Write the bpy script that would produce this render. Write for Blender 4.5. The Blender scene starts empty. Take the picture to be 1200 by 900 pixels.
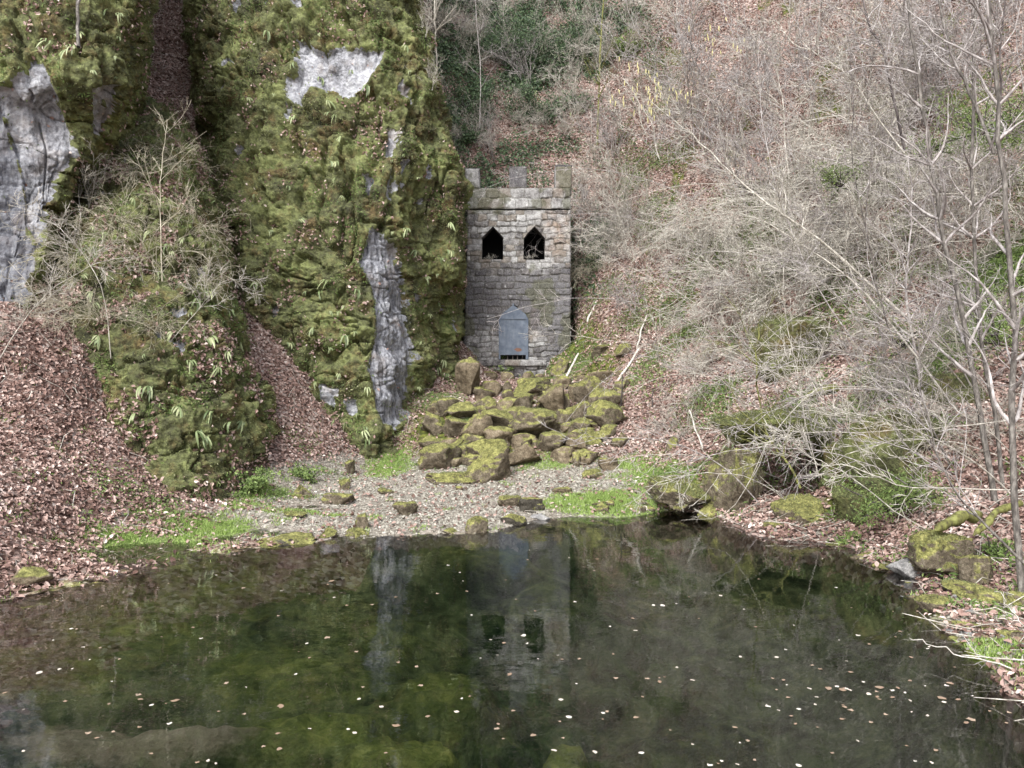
import bpy, math, random
import numpy as np
from mathutils import Vector, geometry
R = math.radians
rng = np.random.default_rng(7)
random.seed(7)
sc = bpy.context.scene
col = sc.collection

# ------------------------------------------------------------------ camera, sky, sun, exposure
CAMZ, HOR, FPX = 2.8, 420.0, 900.0
PITCH = math.atan((450 - HOR) / FPX)
cam_d = bpy.data.cameras.new('camera'); cam = bpy.data.objects.new('camera', cam_d); col.objects.link(cam)
cam.location = (0, 0, CAMZ); cam.rotation_euler = (math.pi / 2 - PITCH, 0, 0)
cam_d.sensor_width = 36; cam_d.lens = 27; cam_d.clip_end = 500; cam_d.clip_start = 0.05
sc.camera = cam

SUN_EL, SUN_AZ = 47.0, 205.0       # azimuth measured clockwise from +Y: the light comes from behind the camera
w = bpy.data.worlds.new('World'); sc.world = w; w.use_nodes = True
nt = w.node_tree; bg = nt.nodes['Background']
sky = nt.nodes.new('ShaderNodeTexSky'); sky.sky_type = 'NISHITA'; sky.sun_disc = False
sky.sun_elevation = R(SUN_EL); sky.sun_rotation = R(SUN_AZ); sky.air_density = 1.0; sky.dust_density = 3.0; sky.ozone_density = 1.0
hs = nt.nodes.new('ShaderNodeHueSaturation'); hs.inputs['Saturation'].default_value = 0.45
nt.links.new(sky.outputs[0], hs.inputs['Color']); nt.links.new(hs.outputs[0], bg.inputs['Color'])
bg.inputs['Strength'].default_value = 0.15
sd = bpy.data.lights.new('overcast_sun', 'SUN'); sd.energy = 1.5; sd.angle = R(24); sd.color = (.97, .99, 1.)
so = bpy.data.objects.new('overcast_sun', sd); col.objects.link(so)
sdir = Vector((math.sin(R(SUN_AZ)) * math.cos(R(SUN_EL)), math.cos(R(SUN_AZ)) * math.cos(R(SUN_EL)), math.sin(R(SUN_EL))))
so.rotation_euler = sdir.to_track_quat('Z', 'Y').to_euler(); so.location = (0, -5, 30)
sc.view_settings.view_transform = 'Standard'; sc.view_settings.look = 'None'
sc.view_settings.gamma = 1.0; sc.view_settings.exposure = 1.3
sc.cycles.max_bounces = 6; sc.cycles.transparent_max_bounces = 12
sc.cycles.diffuse_bounces = 3; sc.cycles.glossy_bounces = 3

# ------------------------------------------------------------------ pixel <-> world helpers (photo pixels, 1200 x 900)
cP, sP = math.cos(PITCH), math.sin(PITCH)
def at(px, py, Y):
    vx = (px - 600) / FPX; vy = (450 - py) / FPX
    d = np.array([vx, cP + vy * sP, -sP + vy * cP])
    return np.array([0, 0, CAMZ]) + d * (Y / d[1])
def project(P):
    P = np.asarray(P, float); q = P - np.array([0, 0, CAMZ])
    dep = q[..., 1] * cP - q[..., 2] * sP
    up = q[..., 1] * sP + q[..., 2] * cP
    dep = np.maximum(dep, 1e-3)
    return 600 + FPX * q[..., 0] / dep, 450 - FPX * up / dep

# ------------------------------------------------------------------ numpy noise
_perm = np.random.default_rng(3).permutation(256).astype(np.int64); _perm = np.concatenate([_perm, _perm, _perm])
_g = np.random.default_rng(4).normal(size=(256, 3)); _g /= np.linalg.norm(_g, axis=1)[:, None]
def noise3(p):
    i = np.floor(p).astype(np.int64); f = p - i; i &= 255
    u = f * f * f * (f * (f * 6 - 15) + 10)
    out = 0
    for a in (0, 1):
        wx = u[..., 0] if a else 1 - u[..., 0]
        for b in (0, 1):
            wy = u[..., 1] if b else 1 - u[..., 1]
            for c in (0, 1):
                wz = u[..., 2] if c else 1 - u[..., 2]
                h = _perm[_perm[_perm[(i[..., 0] + a) & 255] + ((i[..., 1] + b) & 255)] + ((i[..., 2] + c) & 255)]
                g = _g[h]
                out = out + wx * wy * wz * (g[..., 0] * (f[..., 0] - a) + g[..., 1] * (f[..., 1] - b) + g[..., 2] * (f[..., 2] - c))
    return out * 1.6
def fbm(p, oct=4, lac=2.03, gain=.5):
    p = np.asarray(p, float); s = 0; a = 1
    for k in range(oct):
        s = s + a * noise3(p + 17.3 * k); p = p * lac; a *= gain
    return s
def ss(a, b, x):
    t = np.clip((x - a) / (b - a), 0, 1); return t * t * (3 - 2 * t)

# ------------------------------------------------------------------ object helpers
def make_mesh(name, V, F, mat=None, attrs=None, smooth=True, mats=None, fmat=None):
    V = np.asarray(V, np.float32); me = bpy.data.meshes.new(name)
    F = [np.asarray(f, np.int32) for f in (F if isinstance(F, list) and np.ndim(F[0]) == 2 else [F])]
    F = [f for f in F if len(f)]
    nl = sum(f.size for f in F); nf = sum(len(f) for f in F)
    me.vertices.add(len(V)); me.vertices.foreach_set('co', V.ravel())
    me.loops.add(nl); me.polygons.add(nf)
    me.loops.foreach_set('vertex_index', np.concatenate([f.ravel() for f in F]))
    tot = np.concatenate([np.full(len(f), f.shape[1], np.int32) for f in F])
    me.polygons.foreach_set('loop_start', (np.cumsum(tot) - tot).astype(np.int32))
    me.polygons.foreach_set('loop_total', tot)
    me.polygons.foreach_set('use_smooth', np.full(nf, bool(smooth)))
    if mats:
        for m in mats: me.materials.append(m)
        if fmat is not None: me.polygons.foreach_set('material_index', np.asarray(fmat, np.int32))
    elif mat: me.materials.append(mat)
    for k, a in (attrs or {}).items():
        at_ = me.attributes.new(k, 'FLOAT', 'POINT'); at_.data.foreach_set('value', np.asarray(a, np.float32).ravel())
    me.update(calc_edges=True); me.validate()
    return me
def link(name, me, parent=None, loc=None, rz=0):
    o = bpy.data.objects.new(name, me); col.objects.link(o)
    if parent: o.parent = parent
    if loc is not None: o.location = tuple(float(a) for a in loc)
    if rz: o.rotation_euler = (0, 0, rz)
    return o
def tag(o, label=None, cat=None, group=None, kind=None):
    if label: o['label'] = label
    if cat: o['category'] = cat
    if group: o['group'] = group
    if kind: o['kind'] = kind
    return o
def grid_faces(n, m):
    i = np.arange(n - 1)[:, None] * m + np.arange(m - 1)[None]
    return np.stack([i, i + 1, i + m + 1, i + m], -1).reshape(-1, 4)
class Tubes:
    """many tapered tubes in one mesh"""
    def __init__(s): s.V = []; s.F = []; s.A = []; s.n = 0
    def add(s, P, Rr, k=4, rnd=0.5):
        P = np.asarray(P, float); n = len(P)
        if np.isscalar(Rr): Rr = np.full(n, Rr)
        T = np.gradient(P, axis=0); T /= np.linalg.norm(T, axis=1)[:, None] + 1e-9
        ref = np.array([.13, .31, .94]) if abs(T[:, 2].mean()) < .8 else np.array([.93, .2, .1])
        N = np.cross(T, ref); N /= np.linalg.norm(N, axis=1)[:, None] + 1e-9
        B = np.cross(T, N)
        a = np.arange(k) * 2 * np.pi / k
        ring = P[:, None] + np.asarray(Rr)[:, None, None] * (np.cos(a)[None, :, None] * N[:, None] + np.sin(a)[None, :, None] * B[:, None])
        s.V.append(ring.reshape(-1, 3)); s.A.append(np.full(n * k, rnd))
        i = np.arange(n - 1)[:, None] * k; j = np.arange(k)[None]; j2 = (j + 1) % k
        s.F.append((np.stack([i + j, i + j2, i + k + j2, i + k + j], -1).reshape(-1, 4)) + s.n)
        s.n += n * k
    def mesh(s, name, mat, smooth=True):
        return make_mesh(name, np.concatenate(s.V), np.concatenate(s.F), mat, {'rnd': np.concatenate(s.A)}, smooth)

# ------------------------------------------------------------------ materials
class M:
    def __init__(s, name, rough=.85, spec=.3):
        s.m = bpy.data.materials.new(name); s.m.use_nodes = True; s.t = s.m.node_tree
        s.b = s.t.nodes['Principled BSDF']; s.b.inputs['Roughness'].default_value = rough
        s.b.inputs['Specular IOR Level'].default_value = spec
        s.tc = s.t.nodes.new('ShaderNodeTexCoord'); s.geo = s.t.nodes.new('ShaderNodeNewGeometry')
    def n(s, t, **k):
        n = s.t.nodes.new('ShaderNode' + t)
        for a, b in k.items(): setattr(n, a, b)
        return n
    def l(s, a, b): s.t.links.new(a, b)
    def noise(s, scale, det=4, rough=.55, dist=0, vec=None, out='Fac'):
        n = s.n('TexNoise'); n.inputs['Scale'].default_value = scale; n.inputs['Detail'].default_value = det
        n.inputs['Roughness'].default_value = rough; n.inputs['Distortion'].default_value = dist
        s.l(vec if vec is not None else s.geo.outputs['Position'], n.inputs['Vector']); return n.outputs[out]
    def scaled(s, v, src=None):
        n = s.n('VectorMath', operation='MULTIPLY'); s.l(src if src is not None else s.geo.outputs['Position'], n.inputs[0]); n.inputs[1].default_value = v
        return n.outputs[0]
    def ramp(s, fac, stops, interp='LINEAR'):
        n = s.n('ValToRGB'); r = n.color_ramp; r.interpolation = interp
        while len(r.elements) < len(stops): r.elements.new(.5)
        for e, (p, c) in zip(r.elements, stops):
            e.position = p; e.color = (*c, 1) if not np.isscalar(c) else (c, c, c, 1)
        s.l(fac, n.inputs[0]); return n.outputs[0]
    def mix(s, fac, a, b, mode='MIX'):
        n = s.n('Mix', data_type='RGBA', blend_type=mode)
        for v, i in ((fac, 0), (a, 6), (b, 7)):
            if hasattr(v, 'links'): s.l(v, n.inputs[i])
            else: n.inputs[i].default_value = v if np.isscalar(v) else (*v, 1)
        return n.outputs[2]
    def math(s, op, a, b=0.0, clamp=False):
        n = s.n('Math', operation=op); n.use_clamp = clamp
        for v, i in ((a, 0), (b, 1)):
            if hasattr(v, 'links'): s.l(v, n.inputs[i])
            else: n.inputs[i].default_value = v
        return n.outputs[0]
    def attr(s, name): n = s.n('Attribute', attribute_name=name); return n.outputs['Fac']
    def voro(s, scale, feat='F1', vec=None, out='Distance', rnd=1):
        n = s.n('TexVoronoi', feature=feat); n.inputs['Scale'].default_value = scale; n.inputs['Randomness'].default_value = rnd
        s.l(vec if vec is not None else s.geo.outputs['Position'], n.inputs['Vector']); return n.outputs[out]
    def bump(s, h, st=.5, dist=.02, norm=None):
        n = s.n('Bump'); n.inputs['Strength'].default_value = st; n.inputs['Distance'].default_value = dist
        s.l(h, n.inputs['Height'])
        if norm is not None: s.l(norm, n.inputs['Normal'])
        s.l(n.outputs[0], s.b.inputs['Normal']); return n.outputs[0]
    def color(s, c):
        if hasattr(c, 'links'): s.l(c, s.b.inputs['Base Color'])
        else: s.b.inputs['Base Color'].default_value = (*c, 1)

LEAF = [(0, (.065, .036, .029)), (.2, (.17, .100, .078)), (.42, (.29, .187, .155)), (.62, (.40, .285, .242)), (.82, (.54, .42, .365)), (1, (.74, .64, .57))]
def mat_ground():
    m = M('ground_litter', .95, .15)
    vc = m.voro(16, out='Color'); sep = m.n('SeparateColor'); m.l(vc, sep.inputs[0])
    leaf = m.ramp(sep.outputs[0], [(p, tuple(a * .75 for a in c)) for p, c in LEAF])
    soil = m.ramp(m.noise(9, 6), [(.3, (.05, .033, .024)), (.7, (.14, .095, .07))])
    base = m.mix(m.ramp(m.noise(1.3, 5), [(.38, 0.55), (.62, 1.)]), soil, leaf)
    gv = m.voro(26, out='Color'); s2 = m.n('SeparateColor'); m.l(gv, s2.inputs[0])
    grav = m.ramp(s2.outputs[1], [(0, (.12, .105, .08)), (.4, (.21, .19, .15)), (.8, (.32, .29, .24)), (1, (.45, .42, .36))])
    grav = m.mix(m.ramp(m.noise(1.1, 4), [(.35, 0.), (.7, .55)]), grav, (.25, .2, .17))
    br = m.noise(6, 5)
    def k(name, lo=.35, hi=.65):
        a = m.math('ADD', m.attr(name), m.math('MULTIPLY', m.math('SUBTRACT', br, .5), 1.1)); return m.ramp(a, [(lo, 0.), (hi, 1.)])
    c = m.mix(k('gravel'), base, grav)
    grass = m.ramp(m.noise(14, 5), [(.3, (.10, .13, .045)), (.55, (.19, .25, .08)), (.75, (.31, .36, .15))])
    c = m.mix(k('grass'), c, grass)
    moss = m.ramp(m.noise(7, 6), [(.3, (.03, .04, .012)), (.5, (.085, .095, .022)), (.7, (.17, .18, .04))])
    c = m.mix(k('moss'), c, moss)
    # pond bed
    alg = m.ramp(m.noise(2.2, 7, .62, 1.2, vec=m.scaled((1, .7, 1))), [(.32, (.014, .026, .014)), (.45, (.045, .068, .034)), (.56, (.095, .125, .06)), (.70, (.20, .23, .11))])
    c = m.mix(k('bed', .45, .55), c, alg)
    yel = m.ramp(m.noise(5, 7, .65, .5), [(.3, (.06, .09, .025)), (.5, (.20, .24, .06)), (.72, (.45, .45, .13))])
    c = m.mix(m.ramp(m.math('ADD', m.attr('algae'), m.math('MULTIPLY', m.math('SUBTRACT', br, .5), .9)), [(.15, 0.), (.85, 1.)]), c, yel)
    sand = m.ramp(m.noise(5, 5), [(.3, (.20, .17, .11)), (.7, (.40, .35, .25))])
    c = m.mix(k('sand'), c, sand)
    m.color(c)
    h = m.math('ADD', m.math('MULTIPLY', m.voro(18), .6), m.noise(30, 5)); m.bump(h, .8, .04)
    return m.m
def mat_leaf(name='dead_leaf', stops=LEAF, rough=.75):
    m = M(name, rough, .3); m.color(m.ramp(m.attr('rnd'), stops)); return m.m
def mat_green(name, stops, rough=.6, spec=.35):
    m = M(name, rough, spec); c = m.ramp(m.attr('rnd'), stops); m.color(c); return m.m
MOSS = [(0, (.030, .032, .017)), (.22, (.080, .085, .040)), (.45, (.138, .150, .064)), (.65, (.20, .222, .088)), (.85, (.29, .31, .13)), (1, (.46, .45, .27))]
def mat_cliff():
    m = M('mossy_limestone', .92, .2)
    big = m.noise(.9, 6, .6); fine = m.noise(9, 7, .68)
    f = m.math('ADD', m.math('MULTIPLY', big, .55), m.math('MULTIPLY', fine, .45))
    moss = m.ramp(f, [(.36, (.030, .030, .019)), (.44, (.080, .082, .040)), (.51, (.135, .145, .062)), (.58, (.205, .225, .086)), (.68, (.31, .32, .14))])
    rust = m.ramp(m.noise(2.1, 6, .6), [(.5, 0.), (.66, .75)])
    moss = m.mix(rust, moss, m.ramp(fine, [(.35, (.05, .034, .018)), (.65, (.19, .125, .055))]))
    # bare rock with vertical water streaks
    v1 = m.scaled((3.6, 3.6, .22)); st = m.noise(2.0, 7, .65, .4, vec=v1); st2 = m.noise(1.3, 8, .72); st = m.mix(m.ramp(m.attr('wet'), [(.1, 0.), (.35, 1.)]), st2, st); sp = m.noise(11, 7, .75)
    rk = m.math('ADD', m.math('MULTIPLY', st, .6), m.math('MULTIPLY', sp, .4))
    rock = m.ramp(rk, [(.37, (.05, .05, .055)), (.43, (.15, .15, .155)), (.48, (.27, .27, .285)), (.54, (.40, .40, .415)), (.64, (.62, .62, .62))])
    rock = m.mix(m.ramp(m.noise(1.5, 5, .6), [(.52, 0.), (.72, .6)]), rock, (.30, .24, .19))
    dark = m.mix(m.attr('wet'), rock, m.mix(.72, rock, (.06, .065, .085)))
    e = m.math('ADD', m.attr('rock'), m.math('MULTIPLY', m.math('SUBTRACT', m.noise(3.5, 8, .65), .5), 1.4))
    c = m.mix(m.ramp(e, [(.47, 0.), (.53, 1.)]), moss, dark)
    m.color(c)
    h = m.math('ADD', m.noise(22, 6, .7), m.math('MULTIPLY', m.voro(14, 'SMOOTH_F1'), -.8)); m.bump(h, .9, .05)
    return m.m
def mat_boulder(name, mossy=.5, rock=((.045, .037, .026), (.13, .105, .072), (.27, .23, .17))):
    m = M(name, .92, .2)
    f = m.noise(7, 7, .7); f2 = m.noise(30, 5, .7)
    ff = m.math('ADD', m.math('MULTIPLY', f, .6), m.math('MULTIPLY', f2, .4))
    rk = m.ramp(ff, [(.36, rock[0]), (.5, rock[1]), (.64, rock[2])])
    ms = m.ramp(ff, [(.36, (.04, .038, .018)), (.44, (.12, .115, .042)), (.51, (.21, .205, .07)), (.59, (.34, .325, .115)), (.68, (.48, .45, .19))])
    sx = m.n('SeparateXYZ'); m.l(m.geo.outputs['Normal'], sx.inputs[0])
    up = m.math('ADD', m.math('MULTIPLY', sx.outputs[2], 1.0), m.math('MULTIPLY', m.math('SUBTRACT', m.noise(3.3, 6, .65), .5), 2.2))
    up = m.math('ADD', up, mossy - .25)
    m.color(m.mix(m.ramp(up, [(.42, 0.), (.6, 1.)]), rk, ms))
    m.bump(m.math('ADD', m.noise(28, 6, .7), m.math('MULTIPLY', m.noise(6, 4), 1.5)), .9, .04)
    return m.m
def mat_bark(name, a, b, c, scale=1.0):
    m = M(name, .85, .25)
    f = m.noise(14 * scale, 6, .65, vec=m.scaled((1, 1, .35)))
    cc = m.ramp(f, [(.35, a), (.5, b), (.65, c)])
    cc = m.mix(m.math('MULTIPLY', m.attr('rnd'), .5), cc, m.mix(.5, cc, a))
    m.color(cc); m.bump(m.noise(60, 4), .4, .01); return m.m
def mat_stone():
    m = M('tower_masonry', .9, .2)
    st = m.attr('stone'); mo = m.attr('mortar'); ru = m.attr('rust'); lo = m.attr('dirt')
    f = m.noise(5, 8, .72); g = m.noise(24, 6, .75)
    ff = m.math('ADD', m.math('MULTIPLY', f, .52), m.math('ADD', m.math('MULTIPLY', g, .33), m.math('MULTIPLY', st, .15)))
    c = m.ramp(ff, [(.36, (.05, .047, .048)), (.44, (.14, .13, .125)), (.50, (.25, .24, .23)), (.57, (.37, .36, .345)), (.67, (.60, .59, .57))])
    c = m.mix(m.math('MULTIPLY', m.ramp(st, [(.2, 0.), (.25, 1.), (.42, 1.), (.46, 0.)]), .35), c, (.30, .24, .17))
    c = m.mix(m.math('MULTIPLY', ru, m.ramp(m.noise(3.5, 5), [(.4, .1), (.65, .6)])), c, m.ramp(f, [(.35, (.20, .13, .09)), (.65, (.50, .37, .28))]))
    dk = m.ramp(m.math('ADD', lo, m.math('MULTIPLY', m.math('SUBTRACT', m.noise(2.2, 7, .7), .5), 1.6)), [(.35, 0.), (.75, .8)])
    c = m.mix(dk, c, m.ramp(g, [(.35, (.05, .048, .052)), (.65, (.17, .16, .165))]))
    wh = m.ramp(m.noise(8, 8, .8), [(.60, 0.), (.66, .75)]); c = m.mix(wh, c, (.72, .72, .69))
    c = m.mix(m.math('MULTIPLY', mo, .62), c, m.ramp(g, [(.4, (.045, .042, .035)), (.6, (.13, .12, .09))]))
    gr = m.ramp(m.math('ADD', m.math('MULTIPLY', m.attr('green'), .5), m.noise(3.1, 7, .65)), [(.70, 0.), (.88, .6)])
    c = m.mix(gr, c, m.ramp(g, [(.35, (.045, .047, .028)), (.65, (.14, .14, .08))]))
    m.color(c); m.bump(m.math('ADD', m.noise(30, 6, .7), f), .8, .03); return m.m
def mat_door():
    m = M('painted_steel', .55, .4)
    c = m.ramp(m.noise(6, 6, .6), [(.35, (.085, .105, .14)), (.65, (.14, .165, .20))])
    c = m.mix(m.ramp(m.noise(2.0, 7, .6, vec=m.scaled((6, 6, .5))), [(.55, 0.), (.75, .35)]), c, (.25, .27, .29))
    rust = m.math('ADD', m.attr('rust'), m.math('MULTIPLY', m.math('SUBTRACT', m.noise(12, 7, .7), .5), 1.5))
    c = m.mix(m.ramp(rust, [(.5, 0.), (.6, 1.)]), c, (.16, .075, .045))
    m.color(c); m.bump(m.noise(5, 4), .25, .02); return m.m
def mat_water():
    m = bpy.data.materials.new('pond_water'); m.use_nodes = True; t = m.node_tree; t.nodes.clear()
    o = t.nodes.new('ShaderNodeOutputMaterial'); mx = t.nodes.new('ShaderNodeMixShader')
    gl = t.nodes.new('ShaderNodeBsdfGlossy'); gl.inputs['Roughness'].default_value = .0; gl.inputs['Color'].default_value = (1, 1, 1, 1)
    tr = t.nodes.new('ShaderNodeBsdfTransparent'); fr = t.nodes.new('ShaderNodeFresnel'); fr.inputs['IOR'].default_value = 1.75
    geo = t.nodes.new('ShaderNodeNewGeometry')
    bs = []
    for sc_, d, stren, v in ((.8, 2, .05, (1, 1.4, 1)), (6, 2, .006, (1, 1.6, 1))):
        vm = t.nodes.new('ShaderNodeVectorMath'); vm.operation = 'MULTIPLY'; vm.inputs[1].default_value = v
        t.links.new(geo.outputs['Position'], vm.inputs[0])
        n = t.nodes.new('ShaderNodeTexNoise'); n.inputs['Scale'].default_value = sc_; n.inputs['Detail'].default_value = d
        t.links.new(vm.outputs[0], n.inputs['Vector'])
        b = t.nodes.new('ShaderNodeBump'); b.inputs['Strength'].default_value = 1; b.inputs['Distance'].default_value = stren * .12
        t.links.new(n.outputs['Fac'], b.inputs['Height'])
        if bs: t.links.new(bs[-1].outputs[0], b.inputs['Normal'])
        bs.append(b)
    for x in (gl, fr): t.links.new(bs[-1].outputs[0], x.inputs['Normal'])
    t.links.new(fr.outputs[0], mx.inputs[0]); t.links.new(tr.outputs[0], mx.inputs[1]); t.links.new(gl.outputs[0], mx.inputs[2])
    t.links.new(mx.outputs[0], o.inputs['Surface'])
    va = t.nodes.new('ShaderNodeVolumeAbsorption'); va.inputs['Color'].default_value = (.50, .66, .42, 1); va.inputs['Density'].default_value = .22
    t.links.new(va.outputs[0], o.inputs['Volume'])
    return m
def mat_flat(name, c, rough=.8, spec=.3, var=.25, scale=8):
    m = M(name, rough, spec); c = np.array(c)
    m.color(m.ramp(m.noise(scale, 6, .65), [(.3, tuple(c * (1 - var))), (.7, tuple(np.minimum(c * (1 + var), 1)))])); m.bump(m.noise(scale * 4, 4), .4, .01); return m.m

MT = dict(ground=mat_ground(), leaf=mat_leaf(), cliff=mat_cliff(), stone=mat_stone(), door=mat_door(), water=mat_water(),
          dark_boulder=mat_boulder('dark_boulder', .02, ((.02, .018, .014), (.055, .048, .036), (.12, .11, .09))), boulder=mat_boulder('mossy_boulder', .34), green_boulder=mat_boulder('moss_cushion_rock', .42),
          brown_boulder=mat_boulder('brown_boulder', .05, ((.055, .043, .028), (.16, .125, .082), (.31, .26, .18))),
          grey_boulder=mat_boulder('grey_boulder', -.35, ((.10, .10, .095), (.27, .26, .25), (.48, .47, .45))),
          twig=mat_bark('pale_twig', (.22, .20, .165), (.44, .405, .345), (.68, .64, .56)), straw=mat_bark('straw_twig', (.22, .195, .14), (.42, .38, .28), (.62, .57, .45)),
          ptwig=mat_bark('pinkish_twig', (.18, .155, .145), (.36, .325, .305), (.58, .545, .52)),
          trunk=mat_bark('grey_bark', (.06, .053, .047), (.135, .12, .105), (.27, .25, .22), 1.6),
          darkbark=mat_bark('dark_bark', (.035, .028, .026), (.085, .07, .065), (.16, .14, .13)),
          mossbark=mat_bark('mossy_bark', (.06, .05, .03), (.16, .16, .05), (.26, .27, .09)),
          pole=mat_bark('peeled_wood', (.33, .30, .25), (.52, .49, .43), (.70, .67, .6)),
          moss=mat_green('moss_tufts', MOSS, .8, .2),
          fern=mat_green('fern_frond', [(0, (.06, .09, .03)), (.5, (.17, .22, .09)), (1, (.42, .44, .24))], .5),
          ivy=mat_green('evergreen_leaf', [(0, (.025, .045, .022)), (.5, (.075, .12, .055)), (.85, (.15, .21, .10)), (1, (.28, .35, .19))], .45),
          spray=mat_green('soft_green_foliage', [(0, (.07, .11, .03)), (.5, (.15, .21, .06)), (1, (.29, .36, .12))], .6),
          grass=mat_green('grass_blade', [(0, (.11, .17, .035)), (.5, (.21, .31, .07)), (1, (.38, .46, .17))], .7, .2),
          drygrass=mat_green('dry_grass', [(0, (.22, .18, .11)), (1, (.50, .44, .31))], .7),
          pebble=mat_green('pebble', [(0, (.10, .09, .07)), (.5, (.22, .20, .165)), (1, (.42, .40, .34))], .85),
          floatleaf=mat_green('wet_leaf', [(0, (.26, .18, .12)), (.5, (.42, .34, .26)), (1, (.66, .61, .53))], .6),
          catkin=mat_flat('catkin', (.55, .50, .24)),
          black=mat_flat('painted_interior_shade', (.012, .012, .013)))  # near-black colour stands in for the shade inside the tower

# ------------------------------------------------------------------ terrain height field from surveyed points
C = []
def c(px, py, Y): C.append(at(px, py, Y))
def shore(px, py): v = at(px, py, 10.); d = v - np.array([0, 0, CAMZ]); C.append(np.array([0, 0, CAMZ]) + d * (CAMZ / -d[2]))
for p in [(0, 705), (60, 692), (150, 672), (240, 650), (290, 641), (370, 634), (450, 629), (520, 627), (580, 622), (640, 608), (700, 605), (760, 601), (810, 600),
          (850, 612), (880, 627), (940, 637), (1000, 652), (1060, 692), (1095, 732), (1130, 768), (1170, 800), (1200, 832), (-60, 722)]: shore(*p)
for p in [(0, 560, 11.3), (0, 640, 9.9), (0, 400, 14), (60, 400, 14.5), (100, 470, 14.2), (200, 560, 14), (200, 625, 12.0), (300, 560, 15.5), (300, 500, 17), (380, 540, 17.5),
          (330, 450, 18.5), (290, 380, 20), (250, 250, 22), (230, 150, 24), (200, 0, 27), (-150, 400, 14), (-150, 560, 11), (90, 640, 11.1),
          (450, 600, 13.75), (450, 560, 16.7), (450, 535, 19), (600, 560, 16.4), (600, 540, 17.3), (700, 530, 17.6), (740, 540, 17.2), (790, 560, 15.1), (720, 590, 13.8), (330, 610, 13.4), (290, 612, 13.2), (380, 600, 13.95), (350, 585, 14.9), (310, 595, 14.2),
          (600, 500, 19.3), (600, 470, 21.5), (600, 445, 24), (600, 428, 25.9), (520, 500, 19.6), (550, 450, 24), (700, 470, 21), (720, 430, 23.5),
          (680, 400, 26), (690, 330, 27.5), (700, 250, 29), (600, 190, 30.5), (600, 100, 32.5), (600, 0, 35), (480, 100, 30), (480, 0, 32),
          (760, 500, 18.5), (800, 400, 22), (800, 300, 25), (800, 200, 28), (800, 100, 31), (800, 0, 34), (880, 520, 15.5), (950, 420, 18), (1000, 300, 20.5), (1000, 200, 23.5), (1000, 100, 26.5), (1000, 0, 29.5),
          (860, 570, 14.3), (990, 640, 11.4), (1000, 560, 13.0), (1150, 620, 10.3), (1200, 600, 10.4), (1200, 500, 12.5), (1200, 400, 14.5), (1200, 300, 17), (1200, 200, 19.5), (1200, 100, 22.5), (1200, 0, 25.5),
          (1200, 760, 7.1), (1100, 665, 9.9), (1300, 760, 7.3), (1300, 600, 10.4), (1050, 500, 13.8)]: c(*p)
C += [np.array(p, float) for p in [
    (0, 7, -1.15), (-2.5, 7.5, -1.0), (2.5, 7, -1.1), (0, 9.5, -.75), (0, 5, -1.1), (-4, 6.5, -.42), (-4.6, 8.2, -.2), (-3.6, 9.3, -.28), (-2, 10.5, -.35), (2.5, 10.5, -.5), (3.3, 5, -.35), (-3.5, 5, -.45), (0.5, 11.6, -.18),
    (0, 2.2, .1), (-4, 2.6, .1), (4, 3, .25), (0, 0, 1.2), (-5, 0, 1.3), (5, 0, 1.4), (0, -8, 1.4), (-7, 5, .9), (6.5, 4, 1.0), (-12, 0, 3.5), (12, 0, 4.5), (0, -30, 2), (0, -80, 6),
    (-14, 8, 5), (-18, 16, 10), (-25, 25, 20), (-12, 35, 26), (0, 42, 27), (0, 55, 36), (15, 40, 28), (25, 30, 26), (25, 15, 20), (14, 8, 8), (20, 0, 14), (-20, 0, 10),
    (-45, 10, 28), (-45, 45, 38), (45, 10, 32), (45, 45, 42), (0, 90, 50), (70, 90, 52), (-70, 90, 50), (-80, -20, 30), (80, -20, 34), (40, -70, 22), (-40, -70, 20), (-14, 24, 12)]]
C = np.array(C); CX = C[:, :2]
def phi(r): return np.sqrt(r * r + .6)
_n = len(C); _A = np.zeros((_n + 3, _n + 3)); _A[:_n, :_n] = phi(np.linalg.norm(CX[:, None] - CX[None], axis=2)) - 0
_A[np.arange(_n), np.arange(_n)] += -.02
_A[:_n, _n] = 1; _A[:_n, _n + 1:] = CX; _A[_n, :_n] = 1; _A[_n + 1:, :_n] = CX.T
_w = np.linalg.solve(_A, np.concatenate([C[:, 2], [0, 0, 0]]))
TX0, TX1, TY0, TY1 = -1.9, 2.1, 26.06, 28.9          # tower footprint (cut level into the slope)
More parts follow.
